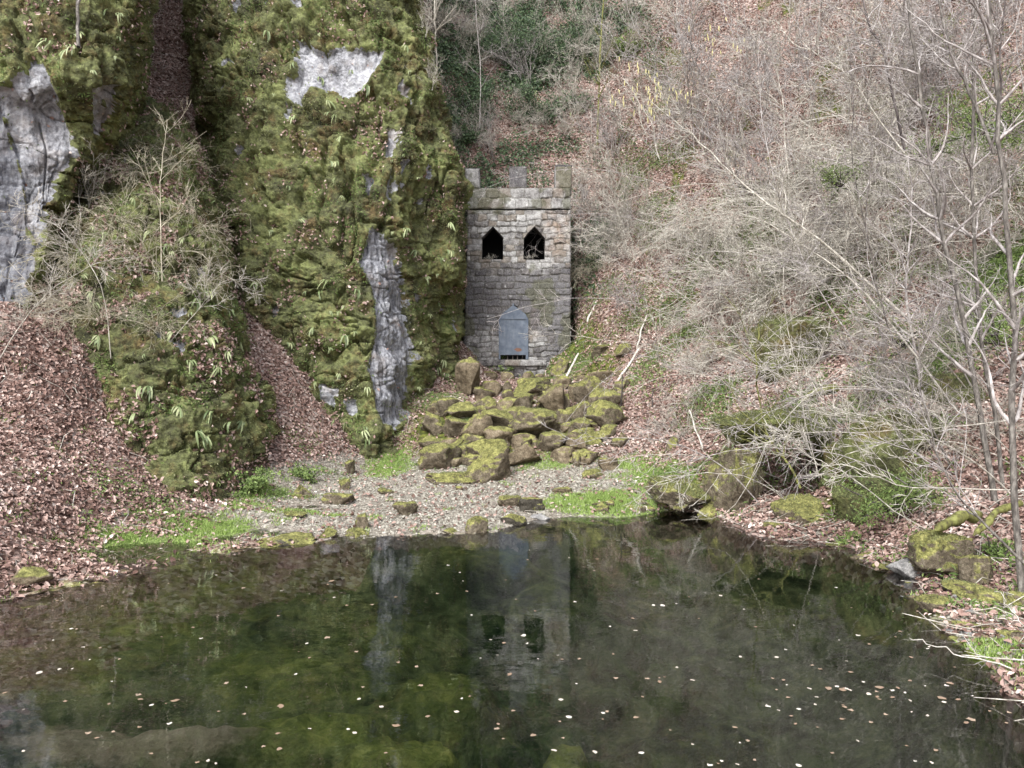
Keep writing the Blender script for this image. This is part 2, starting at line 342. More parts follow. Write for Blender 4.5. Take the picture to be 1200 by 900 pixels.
def height(x, y):
    sh = x.shape; q = np.stack([x.ravel(), y.ravel()], 1); z = np.empty(len(q))
    for i in range(0, len(q), 40000):
        s = q[i:i + 40000]; z[i:i + 40000] = phi(np.linalg.norm(s[:, None] - CX[None], axis=2)) @ _w[:_n] + _w[_n] + s @ _w[_n + 1:]
    z = z.reshape(sh)
    p3 = np.stack([x, y, np.zeros_like(x)], -1)
    amp = .25 + .75 * ss(.3, 2.5, z)
    z = z + amp * (.42 * fbm(p3 * .45, 4) * ss(.6, 4, z) + .07 * fbm(p3 * 2.1 + 9, 3)) + .02 * fbm(p3 * 9, 2)
    ins = ss(TX0 - .15, TX0, x) * ss(TX1 + .15, TX1, x) * ss(TY0 - .1, TY0 + .05, y) * ss(TY1 + .1, TY1, y)
    z = z * (1 - ins) + np.minimum(z, 2.55) * ins
    fr_ = ss(-2.4, -1.9, x) * ss(1.4, .9, x) * ss(24.3, 25.1, y) * ss(26.1, 26.05, y)
    z = z - .55 * fr_
    pq = at(318, 613, 13.2); z = z + .20 * np.exp(-(((x - pq[0]) / 1.0) ** 2 + ((y - pq[1]) / .5) ** 2))
    # a hollow under the roots on the right bank
    hc = at(925, 560, 14.6); dd = ((x - hc[0]) / .75) ** 2 + ((y - hc[1]) / 1.1) ** 2
    z = z - 2.0 * np.exp(-dd ** 2)
    return z
gx = np.concatenate([np.linspace(-110, -16, 48)[:-1], np.linspace(-16, -12, 30)[:-1], np.linspace(-12, 14, 330)[:-1], np.linspace(14, 20, 40)[:-1], np.linspace(20, 110, 46)])
gy = np.concatenate([np.linspace(-100, 2, 50)[:-1], np.linspace(2, 37, 420)[:-1], np.linspace(37, 120, 60)])
GX, GY = np.meshgrid(gx, gy); GZ = height(GX, GY)
def H(x, y):
    x = np.atleast_1d(np.asarray(x, float)); y = np.atleast_1d(np.asarray(y, float))
    i = np.clip(np.searchsorted(gx, x) - 1, 0, len(gx) - 2); j = np.clip(np.searchsorted(gy, y) - 1, 0, len(gy) - 2)
    u = (x - gx[i]) / (gx[i + 1] - gx[i]); v = (y - gy[j]) / (gy[j + 1] - gy[j])
    return (GZ[j, i] * (1 - u) + GZ[j, i + 1] * u) * (1 - v) + (GZ[j + 1, i] * (1 - u) + GZ[j + 1, i + 1] * u) * v
def G(px, py, ymin=4.0):
    """where the line of sight through a photo pixel meets the ground"""
    Ys = np.arange(ymin, 60, .04); d = at(px, py, 1.) - np.array([0, 0, CAMZ]); P = np.array([0, 0, CAMZ]) + d[None] * Ys[:, None]
    b = np.nonzero(P[:, 2] <= H(P[:, 0], P[:, 1]))[0]
    return P[b[0]] if len(b) else P[-1]

def blob(x, y, spots):
    m = np.zeros_like(x)
    for (px, py, rx, ry, s) in spots:
        g = G(px, py); m = np.maximum(m, s * np.exp(-(((x - g[0]) / rx) ** 2 + ((y - g[1]) / ry) ** 2)))
    return m
n1 = fbm(np.stack([GX, GY, 0 * GX], -1) * .7, 4)
slope_low = ss(.75, .30, GZ) * ss(-5.2, -4.2, GX + .25 * (GY - 12)) * ss(3.0, 2.3, GX)
a_gravel = np.clip(slope_low * ss(11, 12.5, GY) * ss(19.5, 18, GY) + blob(GX, GY, [(600, 590, 3.2, 1.2, .9), (450, 575, 1.6, 1.8, .9), (330, 605, 1.6, .7, .8), (1130, 720, .9, .7, .6)]), 0, 1)
GRASS = [(720, 588, .95, .55, 1.25), (660, 590, .5, .4, 1.), (770, 560, .7, 1.0, .95), (745, 545, .6, .7, .8), (240, 622, .8, .55, 1.15), (180, 640, 1.1, .5, .9), (150, 655, 1.2, .45, .8), (280, 590, .45, .6, .6), (455, 548, .5, 1.3, 1.), (340, 600, .8, .3, .6),
         (290, 570, .7, .7, .95), (1180, 770, .6, .5, .8), (640, 545, .5, .4, .7)]
a_grass = blob(GX, GY, GRASS)
a_moss = np.clip(blob(GX, GY, [(1180, 760, 1., .7, .9), (960, 600, .8, .6, .7), (800, 560, .8, .8, .8), (1150, 690, .8, .6, .55), (660, 420, 1.5, 1.4, .9), (700, 440, 1.2, 1.5, .8), (600, 500, 2.2, 2.6, .9), (515, 495, 1.0, 1.6, .9)])
                 + .6 * ss(.15, .6, n1) * ss(1.5, 4, GZ) * ss(2, 6, GX), 0, 1)
a_bed = np.where(GX < -2.2, ss(-.15, -.45, GZ + .1 * n1), ss(.01, -.07, GZ)) * ss(-1, 0, GY) * 1.1
GZ = np.where(GY > -1, GZ - .42 * ss(.01, -.06, GZ) * np.maximum(ss(-3.2, -.5, GX) * ss(13.1, 12.2, GY), ss(2., 3., GX)) - .1 * ss(0, -.1, GZ), GZ)
a_alg = np.zeros_like(GX)
def bedpt(px, py, z): v = at(px, py, 1.) - np.array([0, 0, CAMZ]); return (np.array([0, 0, CAMZ]) + v * ((CAMZ - z) / -v[2]))[:2]
nb = fbm(np.stack([GX, GY, GX * 0], -1) * 2.2, 5)
for (px, py, zt, rx, ry, s) in [(665, 885, -.38, .50, .46, 1.35), (470, 875, -.50, .75, .45, 1.0), (380, 850, -.6, 1.0, .6, .85), (330, 790, -.6, 1.2, .8, .7), (520, 800, -.6, .8, .7, .65), (150, 740, -.4, 1.5, 1.2, .6), (280, 700, -.4, 1.6, 1.2, .5), (60, 800, -.45, 1., .7, .6), (440, 740, -.6, 1., 1., .5), (640, 690, -.5, .8, .8, .3), (820, 800, -.6, .8, .5, .25), (1100, 740, -.25, .6, .7, .5), (560, 640, -.12, 1., .35, .5)]:
    bx, by = bedpt(px, py, zt); q = np.exp(-(((GX - bx) / rx) ** 2 + ((GY - by) / ry) ** 2)); q = q * np.clip(1 + .5 * nb, 0, 2)
    a_alg = np.maximum(a_alg, s * q); w_ = np.clip(q * 1.3, 0, 1) * (GZ < -.05) * min(1, s * 1.5); GZ = GZ * (1 - w_) + np.maximum(GZ, zt * (1 + .25 * nb)) * w_
bx, by = bedpt(95, 865, -.45); q = np.exp(-(((GX - bx) / .85) ** 2 + ((GY - by) / .30) ** 2)) + .8 * np.exp(-(((GX - bx - .9) / .7) ** 2 + ((GY - by - .35) / .2) ** 2)); q = np.clip(q * (1 + .4 * nb), 0, 1)
a_sand = .95 * q; GZ = np.where(GZ < -.05, GZ * (1 - q) + np.maximum(GZ, -.48) * q, GZ)
a_bed = a_bed * (1 - .0)
a_gravel = np.clip(a_gravel * (1 - a_grass * .6), 0, 1)
me = make_mesh('ground', np.stack([GX, GY, GZ], -1).reshape(-1, 3), grid_faces(len(gy), len(gx)), MT['ground'],
               dict(gravel=a_gravel, grass=a_grass, moss=a_moss, bed=a_bed, algae=a_alg, sand=a_sand))
tag(link('ground', me), 'leaf covered valley ground with pond bed and gravel spring bed', kind='structure')

# water: a closed box whose top is the surface
x0, x1, y0, y1, zb = -16, 14, 1.2, 19., -4.
V = [(x0, y0, 0), (x1, y0, 0), (x1, y1, 0), (x0, y1, 0), (x0, y0, zb), (x1, y0, zb), (x1, y1, zb), (x0, y1, zb)]
me = make_mesh('water', V, [(0, 1, 2, 3), (7, 6, 5, 4), (0, 4, 5, 1), (1, 5, 6, 2), (2, 6, 7, 3), (3, 7, 4, 0)], MT['water'], smooth=False)
tag(link('water', me), 'clear green pond reflecting the stone tower', kind='structure')

# ------------------------------------------------------------------ cliffs
def inpoly(px, py, poly):
    ins = np.zeros(px.shape, bool); n = len(poly)
    for i in range(n):
        x1_, y1_ = poly[i]; x2_, y2_ = poly[(i + 1) % n]
        cnd = ((y1_ > py) != (y2_ > py)) & (px < (x2_ - x1_) * (py - y1_) / (y2_ - y1_ + 1e-9) + x1_); ins ^= cnd
    return ins
def polydist(px, py, poly):
    """signed distance in pixels, positive inside"""
    d = np.full(px.shape, 1e9); n = len(poly)
    for i in range(n):
        a = np.array(poly[i], float); b = np.array(poly[(i + 1) % n], float); ab = b - a
        t = np.clip(((px - a[0]) * ab[0] + (py - a[1]) * ab[1]) / (ab @ ab), 0, 1)
        d = np.minimum(d, np.hypot(px - a[0] - t * ab[0], py - a[1] - t * ab[1]))
    return np.where(inpoly(px, py, poly), d, -d)
def catmull(P, n):
    """resample rows of control points (k, m, 3) along axis 0"""
    k = P.shape[0]; t = np.linspace(0, k - 1, n); i = np.clip(t.astype(int), 0, k - 2); f = (t - i)[:, None, None]
    g = lambda j: P[np.clip(j, 0, k - 1)]
    p0, p1, p2, p3 = g(i - 1), g(i), g(i + 1), g(i + 2)
    return .5 * (2 * p1 + (p2 - p0) * f + (2 * p0 - 5 * p1 + 4 * p2 - p3) * f * f + (3 * p1 - p0 - 3 * p2 + p3) * f ** 3)
def grid_normals(P):
    a = np.gradient(P, axis=0); b = np.gradient(P, axis=1); n = np.cross(b, a); return n / (np.linalg.norm(n, axis=2)[..., None] + 1e-9)
def cliff(name, rows, nu, nv, rocks, label, amp=.35, seed=0.):
    P = np.array([[at(*q) for q in r] for r in rows])
    P = catmull(P, nv); P = catmull(P.transpose(1, 0, 2), nu).transpose(1, 0, 2)
    N = grid_normals(P); mid = N[:, nu // 3: 2 * nu // 3].reshape(-1, 3).mean(0)
    if mid[1] > 0: N = -N
    px, py = project(P)
    front = ss(.0, .35, -N[..., 1]); rk = np.full(px.shape, 0.); wet = np.zeros(px.shape)
    for poly, wt in rocks:
        d = polydist(px, py, poly); m_ = np.clip(.5 + d / 14., 0, 1) * ss(.02, .2, front); rk = np.maximum(rk, m_); wet = np.maximum(wet, wt * (m_ > .3))
    q = P + seed
    sm = 1 - .65 * ss(.3, .7, rk)
    ridg = 1 - np.abs(fbm(q * np.array([1.1, 1.1, .28]), 4)) * 1.9; crk = ss(.10, .0, np.abs(fbm(q * np.array([.9, .9, .16]) + 70, 3))) + .7 * ss(.06, .0, np.abs(fbm(q * np.array([.5, .5, 1.3]) + 90, 3)))
    ex = ss(.62, .80, fbm(q * np.array([1.5, 1.5, .8]) + 130, 4)) * ss(.1, .4, front); rk = np.maximum(rk, ex * .75)
    cush = 1 - np.abs(noise3(q * 2.6)) * 2.2; cush2 = 1 - np.abs(noise3(q * 6.5 + 5)) * 2
    led = 1 - np.abs(fbm(q * np.array([.5, .5, 1.15]) + 11, 3)) * 2.2
    disp = amp * .8 * (fbm(q * .55, 3) * 1.05 + .38 * ridg + .3 * led * sm) - .28 * crk * sm + sm * (.065 * cush + .032 * cush2 + .05 * fbm(q * 9, 3)) - .17 * ss(.35, .65, rk) + .05 * ss(.4, .6, rk) * fbm(q * np.array([5, 5, .9]), 4)
    P = P + N * disp[..., None]
    me = make_mesh(name, P.reshape(-1, 3), grid_faces(nv, nu), MT['cliff'], dict(rock=rk, wet=wet))
    o = tag(link(name, me), label, kind='structure')
    return o, P, rk
mid_rows = [
 [(215, -330, 38), (240, -330, 36), (300, -330, 35), (370, -330, 34.6), (430, -330, 34.3), (470, -330, 34.8), (476, -330, 35), (482, -330, 35.5), (490, -330, 40)],
 [(225, -80, 29), (240, -80, 25.4), (300, -80, 24.3), (370, -80, 23.8), (430, -80, 23.4), (465, -80, 24), (472, -80, 24.8), (478, -80, 25.5), (470, -80, 31)],
 [(225, 0, 28), (237, 0, 24), (300, 0, 23), (370, 0, 22.6), (440, 0, 22.4), (470, 0, 23.2), (480, 0, 24), (488, 0, 24.8), (480, 0, 31)],
 [(232, 100, 27), (244, 100, 23), (310, 100, 22.2), (380, 100, 21.8), (450, 100, 21.8), (485, 100, 22.6), (496, 100, 23.3), (508, 100, 24), (503, 100, 30)],
 [(250, 200, 25.5), (259, 200, 22), (320, 200, 21.3), (390, 200, 21), (455, 200, 21.2), (488, 200, 22.2), (508, 200, 22.9), (531, 200, 23.6), (530, 200, 29)],
 [(262, 300, 24), (276, 300, 21.2), (330, 300, 20.5), (400, 300, 20.3), (450, 300, 20.6), (484, 300, 21.8), (512, 300, 22.6), (540, 300, 23.4), (536, 300, 28)],
 [(275, 350, 23.4), (288, 350, 20.7), (340, 350, 20.2), (405, 350, 20), (452, 350, 20.3), (482, 350, 21.7), (506, 350, 23.2), (531, 350, 24.7), (535, 350, 28)],
 [(305, 420, 22.5), (322, 420, 20.1), (360, 420, 19.7), (412, 420, 19.5), (455, 420, 19.8), (480, 420, 21.2), (502, 420, 23), (529, 420, 24.6), (532, 420, 28)],
 [(350, 500, 21), (366, 500, 19.3), (390, 500, 19.1), (425, 500, 19), (455, 500, 19.3), (476, 500, 20.6), (500, 500, 21.8), (526, 490, 22.6), (535, 490, 27)],
 [(385, 600, 20.5), (402, 600, 18.9), (420, 600, 18.8), (435, 600, 18.7), (452, 600, 18.9), (468, 600, 20), (488, 600, 20.8), (505, 590, 21.4), (525, 590, 26)],
]
mid_rock = [([(350, 50), (362, 52), (370, 62), (400, 55), (450, 60), (444, 78), (432, 100), (410, 118), (395, 108), (365, 108), (352, 128), (340, 118), (341, 96), (350, 90)], 0.),
            ([(346, 0), (354, 0), (357, 14), (346, 10)], 0.), ([(455, 148), (464, 152), (461, 185), (452, 184)], 0.), ([(458, 200), (463, 220), (458, 238), (452, 230)], 0.),
            ([(436, 268), (450, 276), (464, 290), (468, 308), (478, 330), (480, 400), (478, 470), (470, 492), (448, 500), (440, 470), (431, 430), (441, 390), (438, 340), (420, 310)], .38),
            ([(405, 468), (414, 466), (418, 480), (411, 488), (405, 482)], 0.)]
cliff_mid, Pm, Rm = cliff('cliff', mid_rows, 330, 560, mid_rock, 'tall mossy limestone pillar left of the stone tower', .34, 0.)
lump_rows = [
 [(120, 60, 34), (125, 60, 33), (150, 60, 32), (170, 60, 32), (185, 60, 33), (195, 60, 34), (200, 60, 36)],
 [(105, 130, 25), (112, 130, 23), (145, 130, 22.2), (175, 130, 22.4), (195, 130, 23), (210, 130, 24), (215, 130, 27)],
 [(80, 200, 21), (92, 200, 18.8), (140, 200, 18.1), (185, 200, 18.1), (216, 200, 19), (232, 200, 20.4), (240, 200, 23)],
 [(48, 300, 19), (60, 300, 16.9), (110, 300, 16.4), (160, 300, 16.3), (212, 300, 16.8), (252, 300, 18.2), (268, 300, 21)],
 [(68, 400, 17.5), (82, 400, 15.7), (130, 400, 15.1), (180, 400, 15), (230, 400, 15.6), (272, 400, 17.1), (288, 400, 20)],
 [(112, 480, 16.5), (124, 480, 14.8), (160, 480, 14.3), (205, 480, 14.3), (250, 480, 14.9), (302, 480, 16.3), (318, 480, 18.5)],
 [(145, 560, 16), (156, 560, 14.3), (180, 560, 13.9), (210, 560, 13.8), (250, 560, 14.4), (298, 560, 15.6), (315, 560, 17)],
 [(150, 640, 15), (160, 640, 13.4), (180, 640, 13), (210, 640, 13), (250, 640, 13.5), (290, 640, 14.5), (305, 640, 16)]]
cliff_lump, Pl, Rl = cliff('cliff', lump_rows, 230, 420, [], 'low mossy rock buttress overgrown with shrubs and strap ferns', .26, 31.)
left_rows = [
 [(-300, -330, 27), (-60, -330, 27), (20, -330, 27.2), (80, -330, 27.5), (130, -330, 28), (158, -330, 29), (170, -330, 33)],
 [(-300, -80, 17.4), (-60, -80, 17), (20, -80, 17.3), (80, -80, 17.5), (130, -80, 18), (160, -80, 19), (172, -80, 24)],
 [(-300, 0, 16.7), (-60, 0, 16.3), (20, 0, 16.3), (80, 0, 16.4), (130, 0, 16.9), (157, 0, 17.8), (170, 0, 23)],
 [(-300, 90, 16.2), (-60, 90, 15.8), (20, 90, 15.7), (75, 90, 15.9), (125, 90, 16.4), (152, 90, 17.6), (163, 90, 22)],
 [(-300, 140, 16.2), (-60, 140, 15.9), (15, 140, 16), (65, 140, 16.3), (110, 140, 16.7), (143, 140, 17.8), (150, 140, 22)],
 [(-300, 200, 15.9), (-60, 200, 15.7), (10, 200, 15.8), (50, 200, 16), (78, 200, 16.4), (97, 200, 17.4), (112, 200, 21)],
 [(-300, 300, 15.3), (-60, 300, 15.1), (0, 300, 15.3), (26, 300, 15.5), (42, 300, 15.8), (52, 300, 16.8), (70, 300, 20)],
 [(-300, 400, 14.8), (-60, 400, 14.6), (-10, 400, 14.8), (10, 400, 15), (22, 400, 15.2), (32, 400, 16.2), (45, 400, 19)],
 [(-300, 500, 14.3), (-60, 500, 14.1), (-15, 500, 14.3), (5, 500, 14.5), (18, 500, 14.7), (28, 500, 15.6), (40, 500, 18)]]
left_rock = [([(-40, 110), (10, 100), (37, 66), (52, 75), (62, 100), (84, 165), (84, 215), (68, 235), (50, 262), (44, 290), (30, 262), (20, 200), (10, 140), (-10, 120)], .12),
             ([(106, 102), (148, 98), (148, 150), (140, 168), (128, 158), (108, 155)], .1),
             ([(-40, 130), (0, 125), (18, 180), (28, 250), (44, 300), (48, 385), (35, 420), (-20, 420), (-60, 400), (-60, 130)], .75)]
cliff_left, Pf, Rf = cliff('cliff', left_rows, 260, 420, left_rock, 'grey limestone face under a mossy overhang at the left edge', .28, 57.)

# ------------------------------------------------------------------ scatter helpers
def visible(P, mar=120):
    px, py = project(P); return (px > -mar) & (px < 1200 + mar) & (py > -mar) & (py < 900 + mar) & (P[:, 1] > 2)
def leaves(P, N, size, rnd, fold=.25, asp=.6, up=None):
    """leaf-shaped folded blades at points P lying on normals N: 6 vertices, 2 quads"""
    n = len(P); N = N / (np.linalg.norm(N, axis=1)[:, None] + 1e-9)
    a = rng.normal(size=(n, 3)) if up is None else up + .35 * rng.normal(size=(n, 3))
    T = a - (a * N).sum(1)[:, None] * N; T /= np.linalg.norm(T, axis=1)[:, None] + 1e-9; B = np.cross(N, T)
    s = np.asarray(size).reshape(-1, 1) * np.ones((n, 1))
    c0 = P - T * s * .5; c1 = P + T * s * .5; f = fold * s
    l1 = P - T * s * .12 + B * s * asp * .5 + N * f; r1 = P - T * s * .12 - B * s * asp * .5 + N * f
    l2 = P + T * s * .22 + B * s * asp * .38 + N * f; r2 = P + T * s * .22 - B * s * asp * .38 + N * f
    V = np.stack([c0, l1, l2, c1, r2, r1], 1).reshape(-1, 3)
    b = np.arange(n)[:, None] * 6
    F = np.concatenate([b + np.array([[0, 3, 2, 1]]), b + np.array([[0, 5, 4, 3]])])
    return V, F, np.repeat(rnd, 6)
def blades(P, D, L, wd, rnd):
    """thin single triangles from P along D"""
    n = len(P); L = np.asarray(L).reshape(-1, 1) * np.ones((n, 1)); a = rng.normal(size=(n, 3)); S = np.cross(D, a); S /= np.linalg.norm(S, axis=1)[:, None] + 1e-9
    V = np.stack([P - S * wd, P + S * wd, P + D * L], 1).reshape(-1, 3)
    return V, np.arange(3 * n).reshape(-1, 3), np.repeat(rnd, 3)
def terrain_pts(n, mask, dens_pow=1.0):
    """random points on the ground, chance proportional to mask (a grid) x cell area"""
    dx = np.diff(gx); dy = np.diff(gy); A = dy[:, None] * dx[None]
    Z = GZ; sl = np.sqrt(1 + (np.diff(Z, axis=1)[:-1] / dx[None]) ** 2 + (np.diff(Z, axis=0)[:, :-1] / dy[:, None]) ** 2)
    cx = GX[:-1, :-1]; cy = GY[:-1, :-1]; cz = Z[:-1, :-1]
    vis = visible(np.stack([cx.ravel(), cy.ravel(), cz.ravel()], 1), 160).reshape(cx.shape) & (cy < 38)
    wgt = (A * sl * mask[:-1, :-1] * vis * (1. / np.maximum(cy, 5)) ** dens_pow).ravel(); wgt = wgt / wgt.sum()
    k = rng.choice(len(wgt), n, p=wgt); j, i = np.unravel_index(k, A.shape)
    x = gx[i] + rng.random(n) * dx[i]; y = gy[j] + rng.random(n) * dy[j]
    z = H(x, y); e = .1
    N = np.stack([-(H(x + e, y) - H(x - e, y)) / (2 * e), -(H(x, y + e) - H(x, y - e)) / (2 * e), np.ones(n)], 1)
    return np.stack([x, y, z], 1), N / np.linalg.norm(N, axis=1)[:, None]
def surf_pts(P, n, mask=None):
    a = P[:-1, :-1]; b = P[:-1, 1:]; c_ = P[1:, :-1]; N = np.cross(b - a, c_ - a); A = np.linalg.norm(N, axis=2); N = N / (A[..., None] + 1e-9)
    flat = a.reshape(-1, 3); vis = visible(flat, 80).reshape(A.shape)
    tocam = (np.array([0, 0, CAMZ]) - a); N = np.where((N * tocam).sum(2)[..., None] < 0, -N, N)
    h = a[..., 2] > H(flat[:, 0], flat[:, 1]).reshape(A.shape) - .15
    wgt = A * vis * h * (mask[:-1, :-1] if mask is not None else 1); wgt = wgt.ravel() / wgt.sum()
    k = rng.choice(len(wgt), n, p=wgt); j, i = np.unravel_index(k, A.shape); u = rng.random((n, 1)); v = rng.random((n, 1))
    return a[j, i] + (b[j, i] - a[j, i]) * u + (c_[j, i] - a[j, i]) * v, N[j, i]

# leaf litter
above = ss(-.02, .05, GZ)
low = np.clip(a_gravel * 1.06 + a_grass * .88, 0, 1)
m_leaf = above * (1 - .9 * low) * (1 - .6 * np.clip(a_moss, 0, 1)) * (1 - .85 * blob(GX, GY, [(600, 500, 2.2, 2.6, 1.), (515, 490, .9, 1.6, .8)])) * (GY > 5)
P, N = terrain_pts(330000, m_leaf * (.35 + .65 * ss(-.5, .15, fbm(np.stack([GX, GY, GZ], -1) * 1.4 + 3, 4))), 1.15)
n = len(P); sz = rng.uniform(.045, .1, n)
V, F, A_ = leaves(P + N * .02 + rng.uniform(0, .03, (n, 1)) * N, N + .45 * rng.normal(size=(n, 3)), sz, np.clip(rng.beta(2, 2.4, n) + .25 * fbm(P * .6, 4), 0, 1), .18, .62)
tag(link('leaf_litter', make_mesh('leaf_litter', V, F, MT['leaf'], dict(rnd=A_), False)), 'brown fallen leaves covering both valley slopes', kind='stuff')
# grass
m_gr = np.clip(a_grass - .2 + .45 * fbm(np.stack([GX, GY, 0 * GX], -1) * 2.3, 3), 0, 1) * above
P, N = terrain_pts(100000, m_gr, .8); n = len(P)
D = np.array([0, 0, 1.]) + .55 * rng.normal(size=(n, 3)); D[:, 2] = abs(D[:, 2]) + .2; D /= np.linalg.norm(D, axis=1)[:, None]
V, F, A_ = blades(P, D, rng.uniform(.025, .085, n), .006, rng.random(n))
tag(link('grass', make_mesh('grass', V, F, MT['grass'], dict(rnd=A_), False)), 'short bright green grass at the pond shore', kind='stuff')
# pebbles
P, N = terrain_pts(26000, a_gravel * above * (1 - .6 * np.clip(a_grass, 0, 1)) + .55 * ss(.45, .05, GZ) * above * (GX > 2.6), .8); n = len(P)
oct_ = np.array([(1, 0, 0), (0, 1, 0), (-1, 0, 0), (0, -1, 0), (0, 0, .7), (0, 0, -.5)], float)
s = rng.uniform(.010, .032, (n, 1, 1)) * np.exp(.25 * rng.normal(size=(n, 1, 3))); an = rng.uniform(0, 6.28, n)
q = oct_[None] * s * (1 + .3 * rng.normal(size=(n, 6, 1)))
q = np.stack([q[..., 0] * np.cos(an)[:, None] - q[..., 1] * np.sin(an)[:, None], q[..., 0] * np.sin(an)[:, None] + q[..., 1] * np.cos(an)[:, None], q[..., 2]], -1)
F = (np.arange(n)[:, None, None] * 6 + np.array([(0, 1, 4), (1, 2, 4), (2, 3, 4), (3, 0, 4), (1, 0, 5), (2, 1, 5), (3, 2, 5), (0, 3, 5)])[None]).reshape(-1, 3)
tag(link('gravel', make_mesh('gravel', (q + P[:, None]).reshape(-1, 3), F, MT['pebble'], dict(rnd=np.repeat(rng.random(n), 6)), False)), 'pale gravel of the dry spring bed', kind='stuff')

def cover(name, mask, n, mat, hgt, size, label, asp=.5):
    P, N = terrain_pts(n, mask * above, .6); n = len(P); P = P + np.array([0, -.3, 1.]) * (rng.random((n, 1)) ** 1.5 * hgt * (.4 + .6 * ss(-.3, .5, fbm(P * .7 + 5, 3)))[:, None])
    V, F, A_ = leaves(P, N * .4 + np.array([0, -.6, .4]) + .6 * rng.normal(size=(n, 3)), rng.uniform(*size, n), rng.beta(2, 3, n), .15, asp)
    tag(link(name, make_mesh(name, V, F, MT[mat], dict(rnd=A_), False)), label, kind='stuff')
nz = fbm(np.stack([GX, GY, GZ], -1) * .55 + 21, 4)
cover('ivy_cover', blob(GX, GY, [(560, 40, 2.6, 2.2, 1.), (640, 60, 3.0, 2.0, 1.), (600, 110, 2.6, 1.6, .8), (700, 30, 1.8, 1.8, .7), (540, 130, 1.4, 2., .9), (690, 290, .7, .9, .8)]) * ss(-.35, .3, nz), 52000, 'ivy', .9, (.07, .15), 'dark evergreen ivy covering the slope above the tower')
cover('undergrowth', blob(GX, GY, [(1150, 150, 2.4, 3., .9), (1150, 350, 2.2, 2., 1.), (1040, 430, 2.2, 2., .8), (985, 210, 1.2, 1.2, .7), (900, 430, 1.5, 1.5, .8), (850, 330, 2.5, 2.5, .6), (960, 300, 2.5, 2., .7), (1080, 240, 2., 2., .8), (760, 240, 1.6, 2., .5), (1050, 560, 1.2, 1.2, 1.), (720, 300, .9, 1.4, .5), (740, 90, 1.5, 1.2, .5), (1180, 640, .8, .6, .6)]) * ss(-.25, .45, nz), 90000, 'spray', .35, (.04, .11), 'patchy low green growth in the right hand thicket', .3)
# fallen twigs and plant stalks lying in the litter
P, N = terrain_pts(5200, above * (1 - .8 * low) * (.3 + .7 * ss(-3, 3, GX)) * (GY > 5), 1.0); n = len(P)
D = rng.normal(size=(n, 3)); D -= (D * N).sum(1)[:, None] * N; D /= np.linalg.norm(D, axis=1)[:, None]; D = D + .22 * N * rng.random((n, 1)); tb = Tubes()
for i in range(n):
    L_ = rng.uniform(.15, .8); q = np.array([P[i] + N[i] * .03, P[i] + D[i] * L_ * .5 + .05 * rng.normal(size=3) + N[i] * .03, P[i] + D[i] * L_ + N[i] * .03]); tb.add(q, np.array([.006, .005, .003]) * rng.uniform(.7, 1.6), 3, rng.random())
tag(link('fallen_twigs', tb.mesh('fallen_twigs', MT['twig'])), 'fallen twigs lying in the leaf litter', kind='stuff')
# ragged green herbs low on both banks
cover('herbs', blob(GX, GY, [(1050, 600, 1.4, 1.0, 1.), (1000, 560, 1.2, 1.2, .8), (960, 470, 1.4, 1.4, .7), (870, 480, 1., 1.2, .7), (800, 560, .9, .6, .8), (1150, 640, 1.2, .7, .7), (1180, 720, .8, .6, .6), (510, 500, .9, 1.3, 1.), (530, 470, .8, 1.2, .9), (290, 570, .8, .5, 1.), (100, 640, 1.2, .5, .5), (200, 600, 1.2, .5, .5), (660, 440, .9, 1.2, .9), (720, 440, 1.2, 1.5, .6), (360, 545, .6, .6, .8)]) * ss(-.2, .4, nz), 30000, 'spray', .12, (.03, .07), 'low green herbs growing through the litter at the banks', .4)
# moss, small ferns and trapped leaves on the cliffs
def dress(o, P, rk, n_moss, n_leaf, n_green):
    ok = ss(.55, .3, rk)
    Q, N = surf_pts(P, n_moss, ok); n = len(Q)
    D = N * .6 + .5 * rng.normal(size=(n, 3)) + np.array([0, 0, -.5]); D /= np.linalg.norm(D, axis=1)[:, None]
    v = np.clip(.5 + .42 * fbm(Q * .8 + 3, 4) + .16 * rng.normal(size=n), 0, 1)
    V, F, A_ = blades(Q - N * .006, D, rng.uniform(.018, .05, n), .010, v)
    tag(link('moss', make_mesh('moss', V, F, MT['moss'], dict(rnd=A_), False), o), kind='stuff')
    led = ss(.15, .5, fbm(P * 1.1 + 40, 4)) * ok * 1.0 + .02
    Q, N = surf_pts(P, n_leaf, led); n = len(Q)
    V, F, A_ = leaves(Q + N * .03, N + .9 * rng.normal(size=(n, 3)), rng.uniform(.06, .11, n), rng.beta(2, 2, n), .2, .6)
    tag(link('trapped_leaves', make_mesh('trapped_leaves', V, F, MT['leaf'], dict(rnd=A_), False), o), kind='stuff')
    gm = ss(.1, .5, fbm(P * .9 + 80, 4)) * ok + .015
    Q, N = surf_pts(P, n_green, gm); n = len(Q)
    V, F, A_ = leaves(Q + N * .02, N + .6 * rng.normal(size=(n, 3)), rng.uniform(.03, .09, n), rng.beta(2, 3, n), .15, .35)
    tag(link('small_plants', make_mesh('small_plants', V, F, MT['spray'], dict(rnd=A_), False), o), kind='stuff')
dress(cliff_mid, Pm, Rm, 300000, 7000, 26000)
dress(cliff_lump, Pl, Rl, 130000, 14000, 18000)
dress(cliff_left, Pf, Rf, 60000, 3000, 7000)

